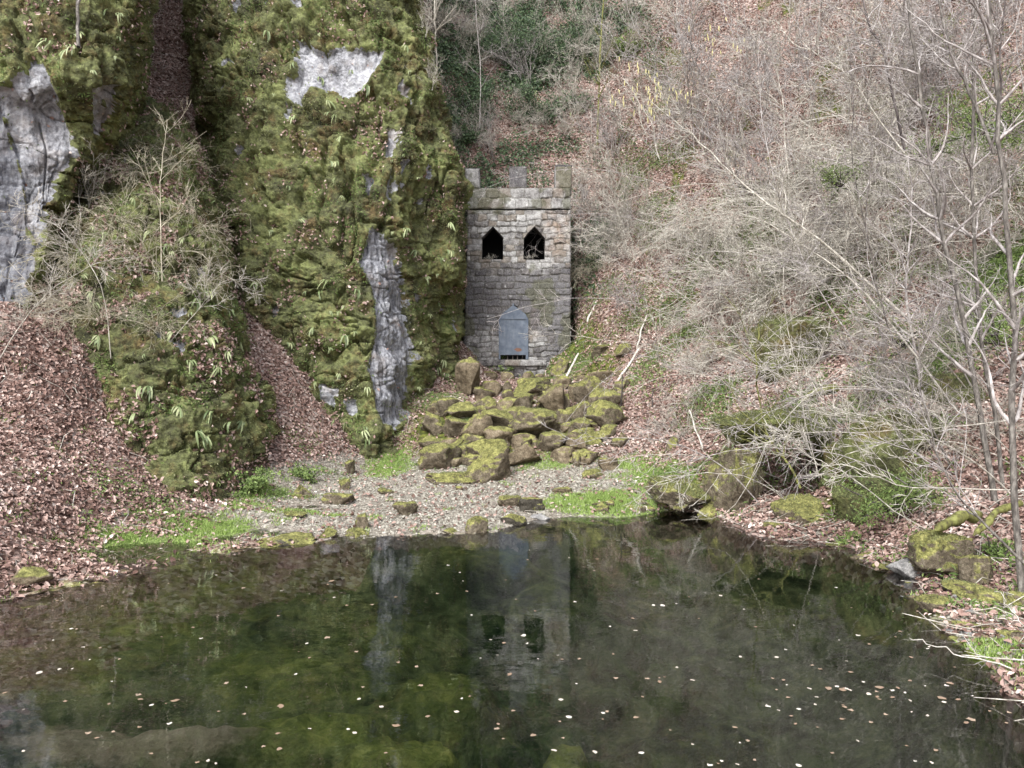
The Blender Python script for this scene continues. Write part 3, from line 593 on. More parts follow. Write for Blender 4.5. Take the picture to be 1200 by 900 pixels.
# ------------------------------------------------------------------ tower
TY = 26.0
def tx(px): return (px - 600) * TY / FPX
def tz(py): return at(600, py, TY)[2]
tower = tag(link('stone_tower', None, loc=(at(606, 428, TY)[0], TY, tz(428))), 'small battlemented stone tower with two pointed windows and blue steel door', 'tower')
T0 = np.array([at(606, 428, TY)[0], TY, tz(428)])
tower.empty_display_size = .1
def courses(zlo, zhi, x_lo, x_hi, seed, hmin=.15, hmax=.25, wmin=.2, wmax=.52):
    r = np.random.default_rng(seed); z = zlo; out = []
    while z < zhi - .05:
        h = min(r.uniform(hmin, hmax), zhi - z); 
        if zhi - z - h < .12: h = zhi - z
        xs = [x_lo - .2]
        while xs[-1] < x_hi + .2: xs.append(xs[-1] + r.uniform(wmin, wmax))
        out.append((z, z + h, np.array(xs), r.random(len(xs)), r.normal(size=len(xs)))); z += h
    return out
def masonry(name, u0, u1, v0, v1, place, seed, holes=(), step=.025, mats=None, crs=None, rust=None, dirt=None, parent=tower, left=None):
    """a wall face: grid over (u, v), pushed out stone by stone; place(u, v, d) gives the 3D point"""
    nu = max(3, int((u1 - u0) / step)); nv = max(3, int((v1 - v0) / step)); U, Vv = np.meshgrid(np.linspace(u0, u1, nu), np.linspace(v0, v1, nv))
    cr = crs or courses(v0, v1, u0, u1, seed)
    wob = .055 * fbm(np.stack([U * 2.2, Vv * 2.2, 0 * U + seed], -1), 3)
    Uw, Vw = U + .8 * wob, np.clip(Vv + wob, v0 + 1e-4, v1 - 1e-4)
    d = np.zeros_like(U); stone = np.zeros_like(U); off = np.zeros_like(U)
    for (za, zb_, xs, rs, ro) in cr:
        m_ = (Vw >= za) & (Vw < zb_); i = np.clip(np.searchsorted(xs, Uw) - 1, 0, len(xs) - 2)
        e = np.minimum(np.minimum(Uw - xs[i], xs[i + 1] - Uw), np.minimum(Vw - za, zb_ - Vw))
        d = np.where(m_, e, d); stone = np.where(m_, rs[i], stone); off = np.where(m_, ro[i], off)
    mort = ss(.022, .006, d + .012 * fbm(np.stack([U * 9, Vv * 9, 0 * U], -1), 2))
    disp = (1 - mort) * (.03 + .014 * off + .012 * fbm(np.stack([U * 4, Vv * 4, stone * 9], -1), 3)) 
    edge = np.minimum(np.minimum(U - u0, u1 - U), np.minimum(Vv - v0, v1 - Vv)); disp = disp * ss(-.001, .03, edge)
    P = place(U, Vv, disp) - T0
    F = grid_faces(nv, nu)
    cu = (U[:-1, :-1] + U[1:, 1:]).ravel() / 2; cv = (Vv[:-1, :-1] + Vv[1:, 1:]).ravel() / 2
    keep = np.ones(len(F), bool)
    for h in holes: keep &= ~inpoly(cu, cv, h)
    zr = np.zeros_like(U)
    me = make_mesh(name, P.reshape(-1, 3), F[keep], MT['stone'], dict(stone=stone, mortar=mort, rust=rust(U, Vv) if rust else zr, dirt=dirt(U, Vv) if dirt else zr, green=ss(.1, .5, fbm(np.stack([U, Vv, zr + 3], -1) * .8, 3))), True)
    return link(name, me, parent)
def box(x0, x1, y0, y1, z0, z1):
    V = [(x, y, z) for z in (z0, z1) for y in (y0, y1) for x in (x0, x1)]
    return np.array(V) - T0, np.array([(0, 2, 3, 1), (4, 5, 7, 6), (0, 1, 5, 4), (2, 6, 7, 3), (0, 4, 6, 2), (1, 3, 7, 5)])
XL, XR = tx(544), tx(668); ZB, ZS, ZP = tz(424), tz(246), tz(221); ZM = tz(196)
DEP = 2.6
win = lambda a, b: [(tx(a), tz(304)), (tx(a), tz(279)), (tx((a + b) / 2), tz(265)), (tx(b), tz(279)), (tx(b), tz(304))]
W1, W2 = win(562, 588), win(612, 637.5)
DR = [(tx(584.5), tz(421)), (tx(584.5), tz(374)), (tx(601), tz(356)), (tx(618.5), tz(374)), (tx(618.5), tz(421))]
def xl(v): return XL + (v - ZB) / (ZP - ZB) * .14      # slight batter on the left
def frontp(U, V, d, y=TY):
    t = (U - XL) / (XR - XL); x = xl(V) + t * (XR - xl(V)); return np.stack([x, y - d, V], -1)
rustf = lambda U, V: np.maximum(1.3 * np.exp(-((U - tx(652)) / .45) ** 2 - ((V - tz(272)) / .75) ** 2), 1.35 * np.exp(-((U - tx(627)) / .25) ** 2 - ((V - tz(372)) / .55) ** 2))
dirtf = lambda U, V: .26 + .16 * ss(tz(290), tz(340), V) + .62 * ss(tz(300), tz(345), V) * ss(tz(395), tz(375), V) + .5 * np.exp(-((U - tx(600)) / .5) ** 2 - ((V - tz(340)) / .5) ** 2) + .45 * ss(tx(635), tx(655), U) * ss(tz(300), tz(330), V)
masonry('front_wall', XL, XR, ZB, ZS, frontp, 11, [W1, W2, DR], rust=rustf, dirt=dirtf)
pcr = courses(ZS + .03, ZP, XL, XR, 5, .30, .37, .35, .62)
masonry('parapet', XL, XR, ZS + .03, ZP, lambda U, V, d: frontp(U, V, d, TY - .045), 5, crs=pcr, rust=lambda U, V: .6 * np.exp(-((U - tx(655)) / .3) ** 2 - ((V - tz(225)) / .15) ** 2))
right = lambda U, V, d: np.stack([XR + d - .01, TY + U, V], -1)
masonry('side_wall', 0, DEP, ZB, ZP, right, 21)
masonry('side_wall', 0, DEP, ZB, ZP, lambda U, V, d: np.stack([xl(V) - d + .01, TY + U, V], -1), 22)
masonry('back_wall', XL, XR, ZB, ZP, lambda U, V, d: np.stack([U, TY + DEP + d, V], -1), 23, step=.06)
V, F = box(XL + .1, XR - .03, TY - .02, TY + DEP - .02, ZP - .22, ZP - .04)
link('roof', make_mesh('roof', V, F, MT['stone'], None, False), tower)
V, F = box(XL + .05, XR - .03, TY + .5, TY + .52, ZB, ZP - .25)       # chamber wall behind the openings
def reveal(poly, name, dep=.55, mat=MT['stone']):
    V = []; k = len(poly)
    for (u, v) in poly: 
        p = frontp(np.array(u), np.array(v), 0.); V += [p + np.array([0, -.025, 0]), p + np.array([0, dep, 0])]
    F = [(2 * i, 2 * i + 1, 2 * ((i + 1) % k) + 1, 2 * ((i + 1) % k)) for i in range(k)]
    link(name, make_mesh(name, np.array(V) - T0, F, mat, None, False), tower)
for pl in (W1, W2): reveal(pl, 'window_opening')
reveal(DR, 'door_opening')
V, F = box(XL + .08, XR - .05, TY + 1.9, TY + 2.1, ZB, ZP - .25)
link('chamber_back', make_mesh('chamber_back', V, F, MT['black'], None, False), tower)  # black lining paints the darkness seen through the windows
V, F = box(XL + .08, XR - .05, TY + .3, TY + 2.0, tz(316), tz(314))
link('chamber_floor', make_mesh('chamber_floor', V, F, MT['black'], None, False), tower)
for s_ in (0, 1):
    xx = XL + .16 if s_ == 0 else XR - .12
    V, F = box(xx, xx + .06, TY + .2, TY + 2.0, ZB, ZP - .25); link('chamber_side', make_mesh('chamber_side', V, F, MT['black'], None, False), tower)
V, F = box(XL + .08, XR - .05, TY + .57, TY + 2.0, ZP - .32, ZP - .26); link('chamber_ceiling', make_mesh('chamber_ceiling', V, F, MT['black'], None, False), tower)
def merlon(pa, pb, pt, seed, dk):
    xa, xb = tx(pa), tx(pb); zt = tz(pt); y = TY - .045; r = link('merlon', None, tower)
    def face(nm, u0, u1, pl, s2): 
        cr = courses(ZP - .001, zt, u0, u1, s2, .7, .8, .9, 1.2); masonry(nm, u0, u1, ZP - .001, zt, pl, s2, crs=cr, parent=r, step=.03, dirt=lambda U, V: dk + 0 * U)
    face('merlon_face', xa, xb, lambda U, V, d: np.stack([U, y - d, V], -1), seed)
    face('merlon_face', 0, .55, lambda U, V, d: np.stack([xa - d, y + U, V], -1), seed + 1)
    face('merlon_face', 0, .55, lambda U, V, d: np.stack([xb + d, y + U, V], -1), seed + 2)
    face('merlon_face', xa, xb, lambda U, V, d: np.stack([U, y + .55 + d, V], -1), seed + 3)
    V, F = box(xa - .02, xb + .02, y - .02, y + .57, zt - .05, zt + .012); V += .006 * rng.normal(size=V.shape)
    link('merlon_cap', make_mesh('merlon_cap', V, F, MT['stone'], None, False), r)
merlon(546, 562, 198, 31, 0.); merlon(597, 616, 196, 41, .55); merlon(651, 669, 194, 51, 0.)
# wall top behind the merlons
V, F = box(XL + .05, XR, TY - .03, TY + .5, ZP - .04, ZP + .015)
link('wall_top', make_mesh('wall_top', V, F, MT['stone'], None, False), tower)
# sill course at the foot of the door and rough footing
masonry('sill', tx(548), tx(640), tz(429), tz(421.5), lambda U, V, d: np.stack([U, TY - .16 - d, V], -1), 61, crs=courses(tz(429), tz(421.5), tx(548), tx(640), 2, .3, .4, .5, .9))
V, F = box(tx(548), tx(640), TY - .16, TY + .02, tz(428.5), tz(421.8)); link('sill_top', make_mesh('sill_top', V, F, MT['stone'], None, False), tower)
masonry('footing', tx(540), tx(668), tz(470), tz(424), lambda U, V, d: np.stack([U, TY - .02 - 2.2 * d, V], -1), 63, rust=lambda U, V: .15 + 0 * U, dirt=lambda U, V: .55 + 0 * U)
# door: pointed steel leaf with a cross seam, ribs, rust and the barred gap below
dy = TY - .10
door = link('door', None, tower)
def dpt(px, py, off=0.): return np.array([tx(px), dy - off, tz(py)]) - T0
def plate(pts, thick, name, mat, off=0., rust=None, parent=door):
    k = len(pts); f = np.array([dpt(a, b, off) for a, b in pts]); bk = f + np.array([0, thick, 0]); V = np.concatenate([f, bk])
    F = [list(range(k))] + [[i, (i + 1) % k, k + (i + 1) % k, k + i][::-1] for i in range(k)] + [list(range(k, 2 * k))[::-1]]
    me = bpy.data.meshes.new(name); me.from_pydata([tuple(v) for v in V], [], F); me.materials.append(mat); me.update()
    a = me.attributes.new('rust', 'FLOAT', 'POINT'); a.data.foreach_set('value', np.zeros(len(V), np.float32) if rust is None else np.asarray(rust, np.float32))
    return link(name, me, parent)
gu, gv = np.meshgrid(np.linspace(585.6, 618, 24), np.linspace(373, 416, 30))
Pd = np.stack([(gu - 600) * TY / FPX, np.full(gu.shape, dy) + .012 * fbm(np.stack([gu / 9, gv / 9, 0 * gu], -1), 2), tz(450) + (450 - gv) * 0], -1)
Pd[..., 2] = np.array([[tz(b) for b in r] for r in gv])
ru = np.exp(-((gu - 607) / 5.5) ** 2 - ((gv - 410) / 2.6) ** 2) * 1.1 + .5 * np.exp(-((gv - 416) / 1.5) ** 2) + .6 * np.exp(-((gu - 613) / 3.) ** 2 - ((gv - 397) / 1.2) ** 2)
link('door_panel', make_mesh('door_panel', Pd.reshape(-1, 3) - T0, grid_faces(30, 24), MT['door'], dict(rust=ru)), door)
plate([(585.6, 373), (618, 373), (616, 368.5), (601.5, 357.5), (588, 368.5)], .03, 'gable_panel', MT['door'], .012)
plate([(585, 372.6), (618.6, 372.6), (618.6, 374.2), (585, 374.2)], .03, 'cross_seam', MT['door'], .03)
plate([(600.8, 356), (602.2, 356), (602.2, 372.6), (600.8, 372.6)], .03, 'centre_rib', MT['door'], .035)
plate([(600.9, 374.5), (601.8, 374.5), (601.8, 386), (600.9, 386)], .02, 'centre_rib', MT['door'], .02)
plate([(616, 374.4), (619, 374.4), (619, 421), (616, 421)], .05, 'door_frame', MT['door'], .02)
plate([(584.6, 374.4), (586.4, 374.4), (586.4, 421), (584.6, 421)], .05, 'door_frame', MT['door'], .02)
for px in (594.5, 600.5, 606, 612): plate([(px, 415), (px + .7, 415), (px + .7, 422), (px, 422)], .025, 'bar', MT['darkbark'], -.02)
V, F = box(tx(584), tx(619), TY + .25, TY + .3, tz(424), tz(372)); link('passage_back', make_mesh('passage_back', V, F, MT['black'], None, False), tower)  # black backing paints the shade behind the door and its gap

# ------------------------------------------------------------------ boulders
def ico(sub):
    import bmesh
    bm = bmesh.new(); bmesh.ops.create_icosphere(bm, subdivisions=sub, radius=1.); V = np.array([v.co[:] for v in bm.verts]); F = np.array([[v.index for v in f.verts] for f in bm.faces]); bm.free(); return V, F
ICO = {k: ico(k) for k in (3, 4, 5)}
def rock_mesh(w_, h_, d_, seed, mat, sub=4, blocky=.55, rough=.2):
    V, F = ICO[sub]; V = V.copy()
    p = np.abs(V) ** (1 + 0 * V); k = 2 + 3.2 * blocky; V = V / (np.sum(np.abs(V) ** k, axis=1) ** (1 / k))[:, None]
    r = np.random.default_rng(seed)
    for _ in range(8):                               # a few broken flats
        nrm = r.normal(size=3); nrm[2] *= .6; nrm /= np.linalg.norm(nrm); lim = r.uniform(.45, .8); dd = V @ nrm; V = V - np.maximum(dd - lim, 0)[:, None] * nrm * .96
    s = seed * 3.7
    V = V * (1 + rough * .8 * fbm(V * 1.1 + s, 2) + .07 * (1 - 2 * np.abs(noise3(V * 3.2 + s))) + .035 * fbm(V * 8 + s, 3))[:, None]
    V = V * np.array([w_ / 2, d_ / 2, h_ / 2])
    n = len(V)
    return make_mesh('boulder', V, F, MT[mat], None, True)
GRP = {}
def fuzz(o, me, mat, dens=900, L=.035, mean=.5):
    """short moss pile over the upper faces of a rock (part of that rock)"""
    V = np.empty(len(me.vertices) * 3, np.float32); me.vertices.foreach_get('co', V); V = V.reshape(-1, 3).astype(float)
    F = np.array([p.vertices[:] for p in me.polygons]); a, b, c_ = V[F[:, 0]], V[F[:, 1]], V[F[:, 2]]; N = np.cross(b - a, c_ - a); A = np.linalg.norm(N, axis=1) / 2; N /= (2 * A[:, None] + 1e-9)
    wgt = A * ss(-.1, .6, N[:, 2] + .5 * fbm(a * 2.5, 3)); n = int(min(9000, dens * wgt.sum())); 
    if n < 20: return
    k = rng.choice(len(A), n, p=wgt / wgt.sum()); u = rng.random((n, 1)); v = rng.random((n, 1)); fl = (u + v) > 1; u = np.where(fl, 1 - u, u); v = np.where(fl, 1 - v, v)
    Q = a[k] + (b[k] - a[k]) * u + (c_[k] - a[k]) * v; D = N[k] + .5 * rng.normal(size=(n, 3)); D /= np.linalg.norm(D, axis=1)[:, None]
    V2, F2, A2 = blades(Q - N[k] * .008, D, rng.uniform(L * .5, L * 1.3, n), .008, np.clip(mean + .25 * fbm(Q * 2, 3) + .15 * rng.normal(size=n), 0, 1))
    tag(link('moss', make_mesh('moss', V2, F2, MT['moss'], dict(rnd=A2), False), o), kind='stuff')
def boulder(cx, cy, w_, h_, label, mat='boulder', name='boulder', tilt=0., yaw=None, dscale=.85, group=None, sub=4, blocky=.5, Y=None, fz=True, rough=.2, back=.32, sink=.12):
    if 500 < cx < 730 and 445 < cy < 545: back, sink, h_, w_, blocky = .15, 0., h_ * 1.15, w_ * (1.22 if w_ < 50 else 1.08), .3
    g = G(cx, cy + h_ / 2 - 1) if Y is None else at(cx, cy + h_ / 2, Y); Yg = g[1]; W_ = w_ * Yg / FPX; Hh = h_ * Yg / FPX * 1.25; D = max(W_ * dscale, Hh * .8)
    ctr = at(cx, cy + sink * h_ * .5, Yg + D * back)
    sd_ = int(cx * 7 + cy * 13) % 9973
    me = rock_mesh(W_ * 1.06, Hh, D, sd_, mat, sub, blocky, rough)
    o = link(name, me, loc=ctr); o.rotation_euler = (0, tilt, (rng.uniform(-.3, .3) if yaw is None else yaw))
    tag(o, label, 'boulder' if w_ > 16 else 'stone', group)
    if fz and mat in ('boulder', 'green_boulder'): fuzz(o, me, mat, 1500 if mat == 'green_boulder' else 800)
    return o
BL = [
 (508, 498, 26, 20, 'mossy block at the foot of the pillar left of the cascade', 'green_boulder', .1),
 (524, 478, 24, 16, 'mossy block against the pillar above the leftmost cascade slab', 'green_boulder', 0),
 (550, 446, 26, 33, 'upright brown slab leaning against the foot of the cliff beside the tower', 'brown_boulder', .12),
 (562, 463, 14, 14, 'small brown stone at the right foot of the upright brown slab', 'brown_boulder', 0),
 (626, 456, 56, 17, 'wide flat mossy slab nearest the tower, at the top of the rock cascade', 'green_boulder', 0),
 (649, 469, 33, 27, 'tan block standing just below the wide top slab of the cascade', 'brown_boulder', -.2),
 (593, 475, 24, 17, 'rounded brown boulder left of centre below the wide top slab', 'brown_boulder', 0),
 (613, 473, 24, 18, 'mossy brown boulder tucked under the left end of the top slab', 'boulder', .2),
 (672, 461, 11, 16, 'narrow upright stone right of the tan block', 'brown_boulder', 0),
 (690, 461, 28, 27, 'round moss covered boulder below the two leaning poles', 'green_boulder', 0),
 (711, 468, 30, 27, 'green boulder at the foot of the longer leaning pole', 'green_boulder', .3),
 (678, 484, 34, 21, 'mossy boulder on the right of the cascade below the round boulder', 'green_boulder', -.2),
 (564, 476, 28, 15, 'low mossy slab below the upright brown slab', 'green_boulder', 0),
 (547, 484, 36, 17, 'mossy ledge stone against the cliff at the left of the cascade', 'boulder', -.1),
 (536, 503, 38, 17, 'yellow mossed slab roofing a dark gap at the left of the cascade', 'green_boulder', .25),
 (564, 501, 40, 21, 'brown slab right of the yellow mossed slab', 'brown_boulder', .15),
 (588, 494, 40, 18, 'brown mossy boulder behind the long central slab', 'boulder', .1),
 (624, 500, 60, 27, 'long dark mossy slab across the centre of the cascade', 'boulder', .12),
 (633, 485, 18, 14, 'tan stone resting on the long central slab', 'brown_boulder', 0),
 (608, 487, 27, 13, 'small mossy slab above the long central slab', 'boulder', -.1),
 (658, 490, 18, 14, 'small boulder right of the tan stone', 'boulder', 0),
 (648, 505, 18, 13, 'stone at the right end of the long central slab', 'boulder', 0),
 (674, 501, 26, 15, 'mossy stone between the cascade centre and its right rim', 'boulder', 0),
 (709, 490, 33, 24, 'large green boulder on the right rim of the cascade', 'green_boulder', .35),
 (712, 506, 20, 15, 'green boulder at the bottom of the right rim', 'green_boulder', 0),
 (688, 514, 32, 15, 'flat bright mossy stone at the lower right of the cascade', 'green_boulder', 0),
 (588, 514, 34, 19, 'brown boulder below the long central slab, left of its middle', 'brown_boulder', .2),
 (612, 518, 28, 14, 'low brown stone below the middle of the long slab', 'brown_boulder', 0),
 (558, 517, 34, 14, 'mossy stone in the lower left of the cascade', 'boulder', .1),
 (539, 524, 30, 15, 'mossy stone just right of the leftmost bright cushion', 'boulder', 0),
 (506, 521, 27, 14, 'bright moss cushion, leftmost stone of the cascade', 'green_boulder', 0),
 (515, 537, 42, 24, 'broad mossy boulder at the lower left corner of the cascade', 'boulder', .1),
 (547, 530, 22, 12, 'small mossy stone behind the broad lower left boulder', 'green_boulder', 0),
 (571, 528, 36, 18, 'mossy boulder leaning behind the large front boulder', 'green_boulder', 0),
 (577, 546, 60, 42, 'large front boulder with mossy overhang at the foot of the cascade', 'boulder', 0),
 (613, 534, 40, 21, 'brown split boulder right of the large front boulder', 'brown_boulder', -.1),
 (647, 521, 33, 18, 'mossy boulder at the lower middle of the cascade', 'boulder', 0),
 (658, 534, 22, 16, 'dark brown stone at the lower right of the cascade', 'brown_boulder', 0),
 (674, 523, 18, 13, 'small stone beside the flat bright mossy stone', 'brown_boulder', 0),
 (681, 537, 36, 12, 'flat brown stone at the right front edge of the cascade', 'brown_boulder', 0),
 (521, 562, 68, 14, 'long flat moss cushion on the gravel in front of the cascade', 'green_boulder', 0),
 (474, 598, 28, 17, 'round mossy stone alone on the gravel near the water', 'boulder', 0),
 (539, 573, 10, 6, 'tiny dark stone alone in the middle of the gravel', 'brown_boulder', 0),
 (555, 617, 30, 18, 'mossy stone at the waterline right of the gravel tongue', 'boulder', 0),
 (529, 623, 20, 8, 'small flat green stone at the waterline', 'green_boulder', 0),
 (602, 589, 33, 13, 'mossy stone behind the dark stone near the grass patch', 'boulder', 0),
 (626, 593, 34, 15, 'dark mossy stone left of the bright grass patch', 'dark_boulder', .15),
 (604, 609, 30, 14, 'mossy stone with dark underside at the waterline below the grass patch', 'dark_boulder', -.1),
 (632, 606, 28, 9, 'pale flat stone at the waterline beside the grass patch', 'grey_boulder', 0),
 (694, 557, 26, 12, 'bright mossy stone on the gravel behind the grass patch', 'green_boulder', 0),
 (711, 545, 27, 15, 'tan mossy stone at the foot of the right slope', 'brown_boulder', 0),
 (662, 576, 24, 8, 'flat tan stone at the back of the grass patch', 'brown_boulder', 0),
 (788, 521, 18, 14, 'yellow mossed stone on the leafy right slope', 'green_boulder', 0),
 (400, 585, 44, 15, 'loaf shaped mossy stone on the gravel left of centre', 'boulder', 0),
 (323, 636, 76, 15, 'long dark flat boulder lying at the waterline', 'dark_boulder', -.03),
 (355, 577, 26, 16, 'mossy stone behind the loaf shaped stone at the slope foot', 'green_boulder', 0),
 (403, 568, 14, 15, 'small bright mossy stone behind the loaf shaped stone', 'green_boulder', 0),
 (411, 549, 13, 16, 'small upright mossy stone at the foot of the leaf slope', 'green_boulder', 0),
 (451, 577, 22, 8, 'flat mossy stone on the gravel right of the loaf shaped stone', 'green_boulder', 0),
 (425, 612, 24, 16, 'pointed mossy stone near the water', 'boulder', -.3),
 (387, 626, 28, 11, 'green stone at the waterline, left of a flat one', 'green_boulder', 0),
 (417, 626, 36, 11, 'flat green stone at the waterline below the pointed stone', 'green_boulder', 0),
 (344, 604, 28, 7, 'thin green stone on the gravel behind the long dark boulder', 'green_boulder', 0),
 (40, 680, 42, 22, 'tan block undercut by the pond at the left shore', 'brown_boulder', .1),
 (868, 566, 80, 66, 'big moss draped boulder beside the dark hollow in the right bank', 'green_boulder', 0),
 (931, 602, 74, 26, 'slanting mossy slab reaching into the water on the right', 'green_boulder', -.28),
 (1113, 655, 74, 50, 'shaggy yellow mossed rock on the right shore', 'green_boulder', 0),
 (1066, 669, 44, 22, 'pale grey slab beside the shaggy mossed rock', 'grey_boulder', -.25),
 (1150, 672, 38, 36, 'lichened grey green rock right of the shaggy mossed rock', 'boulder', 0),
 (1150, 700, 78, 20, 'low mossy ledge stone below the shaggy mossed rock', 'green_boulder', .1),
 (1196, 706, 26, 20, 'mossy stone at the right edge of the photo', 'green_boulder', 0),
 (982, 640, 34, 6, 'flat mossy stone awash right of the slanting slab', 'green_boulder', 0),
 (705, 412, 30, 13, 'mossy stone beside the upper end of the shorter pole', 'green_boulder', 0),
 (733, 410, 26, 13, 'mossy stone crossed by the longer pole', 'green_boulder', 0),
 (660, 430, 26, 20, 'mossy rock at the right foot of the tower', 'green_boulder', 0),
]
for b_ in BL:
    cx, cy, ww, hh, lab, mt, tl = b_
    boulder(cx, cy, ww, hh, lab, mt, tilt=tl, sub=5 if ww > 45 else 4)
# anonymous rubble between the big ones
rr = np.random.default_rng(12)
for k in range(110):
    px, py = rr.uniform(500, 735), rr.uniform(438, 545)
    if (px > 690 and py > 520) or (px < 540 and py < 475): continue
    boulder(px, py, rr.uniform(9, 22), rr.uniform(6, 14), 'small mossy stone wedged between the big boulders of the cascade', rr.choice(['boulder', 'brown_boulder', 'green_boulder']), 'stone', rr.uniform(-.3, .3), group='rubble between the cascade boulders', sub=3, fz=False)
for k in range(26):
    px = rr.uniform(1030, 1200); py = 655 + (px - 1030) * .5 + rr.uniform(-5, 55)
    boulder(px, py, rr.uniform(8, 18), rr.uniform(5, 10), 'small grey stone among leaves on the right shore', rr.choice(['grey_boulder', 'boulder', 'grey_boulder']), 'stone', rr.uniform(-.3, .3), group='grey stones along the right shore', sub=3, fz=False)
for k in range(22):
    px = rr.uniform(700, 850); py = rr.uniform(585, 600)
    boulder(px, py, rr.uniform(8, 20), rr.uniform(5, 9), 'small dark stone in the shallow water edge right of the grass patch', rr.choice(['green_boulder', 'boulder']), 'stone', group='stones in the shallows right of the grass', sub=3, fz=False)
# outcrops of the right bank
def outcrop(cx, cy, w_, h_, Y, label, mat='cliff', d=1., tilt=0., sd_=1, blocky=.3, fz=14000, rough=.3):
    W_ = w_ * Y / FPX; Hh = h_ * Y / FPX; me = rock_mesh(W_, Hh, d, sd_, mat, 5, blocky, rough); o = link('rock_outcrop', me, loc=at(cx, cy, Y + d * .25)); o.rotation_euler = (0, tilt, rng.uniform(-.2, .2))
    tag(o, label, 'rock'); fuzz(o, me, mat, 1800, .06, .42); return o
outcrop(1045, 565, 150, 150, 12.5, 'broad rock bank overgrown with dark moss and fern behind the right shore', d=2.2, sd_=3)
for (cx, cy, w_, h_, Y, sd_, lab) in [(1000, 600, 60, 50, 12.0, 41, 'mossy lower lobe of the right bank rock at its left end'), (1090, 600, 70, 50, 11.4, 42, 'mossy lobe at the right end of the bank rock'), (1045, 510, 80, 50, 12.9, 43, 'mossy crest stone on top of the bank rock')]:
    outcrop(cx, cy, w_, h_, Y, lab, d=1.1, sd_=sd_, blocky=.7)
for (cx, cy, w_, h_, lab) in [(1010, 655, 34, 10, 'flat mossy stone at the waterline under the bank rock'), (1040, 668, 30, 12, 'dark mossy stone at the waterline left of the pale grey slab'), (1100, 708, 44, 14, 'wet mossy ledge at the waterline below the low ledge stone'), (1140, 735, 40, 14, 'mossy stone at the right waterline above the pale stick'), (1185, 745, 34, 18, 'squat mossy stone near the right edge above the stick'), (905, 617, 24, 8, 'small dark mossy stone between boulder and slanting slab'), (835, 600, 34, 14, 'mossy stone at the waterline below the tangled bank stone'), (790, 600, 34, 12, 'low mossy stone at the end of the grass patch by the water')]:
    boulder(cx, cy, w_, h_, lab, 'boulder', tilt=rng.uniform(-.15, .15))
outcrop(915, 428, 95, 110, 17.6, 'tall mossy rock halfway up the right slope behind the thin trunks', d=2.0, sd_=5)
outcrop(892, 503, 145, 40, 14.1, 'mossy root slab roofing the dark hollow in the right bank', d=1.9, tilt=-.12, sd_=8)
outcrop(985, 530, 70, 90, 14.6, 'dark rock forming the right side of the hollow', d=1.4, sd_=9)
outcrop(800, 578, 76, 40, 13.9, 'tangled mossy bank stone left of the moss draped boulder', 'boulder', d=1.2, sd_=14)
outcrop(1110, 480, 110, 80, 13.9, 'mossy rock behind the pair of grey trunks', d=1.6, sd_=17)

# ------------------------------------------------------------------ branches, shrubs, trees
def unit(v): return v / (np.linalg.norm(v) + 1e-9)
def walk(p, d, L, n, r0, r1, wig, grav, R_):
    P = [p]; st = L / n
    for i in range(n):
        d = unit(d + wig * R_.normal(size=3) + np.array([0, 0, grav])); P.append(P[-1] + d * st)
    return np.array(P), np.linspace(r0, r1, n + 1)
def side(d, ang, R_):
    a = unit(np.cross(d, R_.normal(size=3))); return unit(d * math.cos(ang) + a * math.sin(ang))
def shrub_meshes(seed, nstem=6, L=3.2, lean=(0, 0, 0), spread=.45, r=.018, kids=9, kids2=6, kids3=2, droop=-.03, mat='twig', up=1., tk=.0062):
    R_ = np.random.default_rng(seed); st, tw = Tubes(), Tubes()
    for s in range(nstem):
        a = R_.uniform(0, 6.28); d = unit(np.array([math.cos(a) * spread, math.sin(a) * spread, up]) + np.array(lean) + .15 * R_.normal(size=3))
        l = L * R_.uniform(.6, 1.1); P, rr_ = walk(np.array([math.cos(a), math.sin(a), 0]) * .12 - np.array([0, 0, .25]), d, l, 10, r * R_.uniform(.7, 1.2), .006, .14, droop, R_)
        st.add(P, rr_, 5, R_.random())
        for k in range(kids):
            t = R_.uniform(.22, 1) * 9.99; i = int(t); p = P[i] + (P[i + 1] - P[i]) * (t - i); dd = side(unit(P[i + 1] - P[i]), R_.uniform(.4, 1.0), R_)
            P1, r1 = walk(p, dd, l * R_.uniform(.22, .48), 6, max(rr_[i] * .6, tk * 1.5), tk, .16, droop * .6 + .02, R_); tw.add(P1, r1, 3, R_.random())
            for k2 in range(kids2):
                t = R_.uniform(.15, 1) * 5.99; j = int(t); p = P1[j] + (P1[j + 1] - P1[j]) * (t - j); d2 = side(unit(P1[j + 1] - P1[j]), R_.uniform(.4, 1.1), R_)
                P2, r2 = walk(p, d2, l * R_.uniform(.08, .2), 4, tk * 1.1, tk * .7, .2, .01, R_); tw.add(P2, r2, 3, R_.random())
                for k3 in range(kids3):
                    j = R_.integers(1, 4); d3 = side(unit(P2[j + 1] - P2[j]), R_.uniform(.5, 1.1), R_)
                    P3, r3 = walk(P2[j], d3, l * R_.uniform(.03, .09), 3, tk * .8, tk * .6, .2, 0, R_); tw.add(P3, r3, 3, R_.random())
    return st.mesh('stems', MT[mat]), tw.mesh('twigs', MT[mat])
protos = {}
for k in range(6): protos['lean', k] = shrub_meshes(100 + k, 5, 3.2, (-.75, -.25, -.1), .55, kids=8, kids2=5, kids3=1, mat='twig' if k % 2 else 'ptwig', droop=-.045)
for k in range(4): protos['up', k] = shrub_meshes(200 + k, 6, 3.0, (-.15, -.1, 0), .4, kids=8, kids2=5, kids3=1, mat='twig' if k % 2 else 'ptwig', droop=-.02)
for k in range(3): protos['low', k] = shrub_meshes(300 + k, 9, 1.9, (-.3, -.4, -.2), .8, r=.01, tk=.0048, mat='twig', droop=-.06, kids=10)
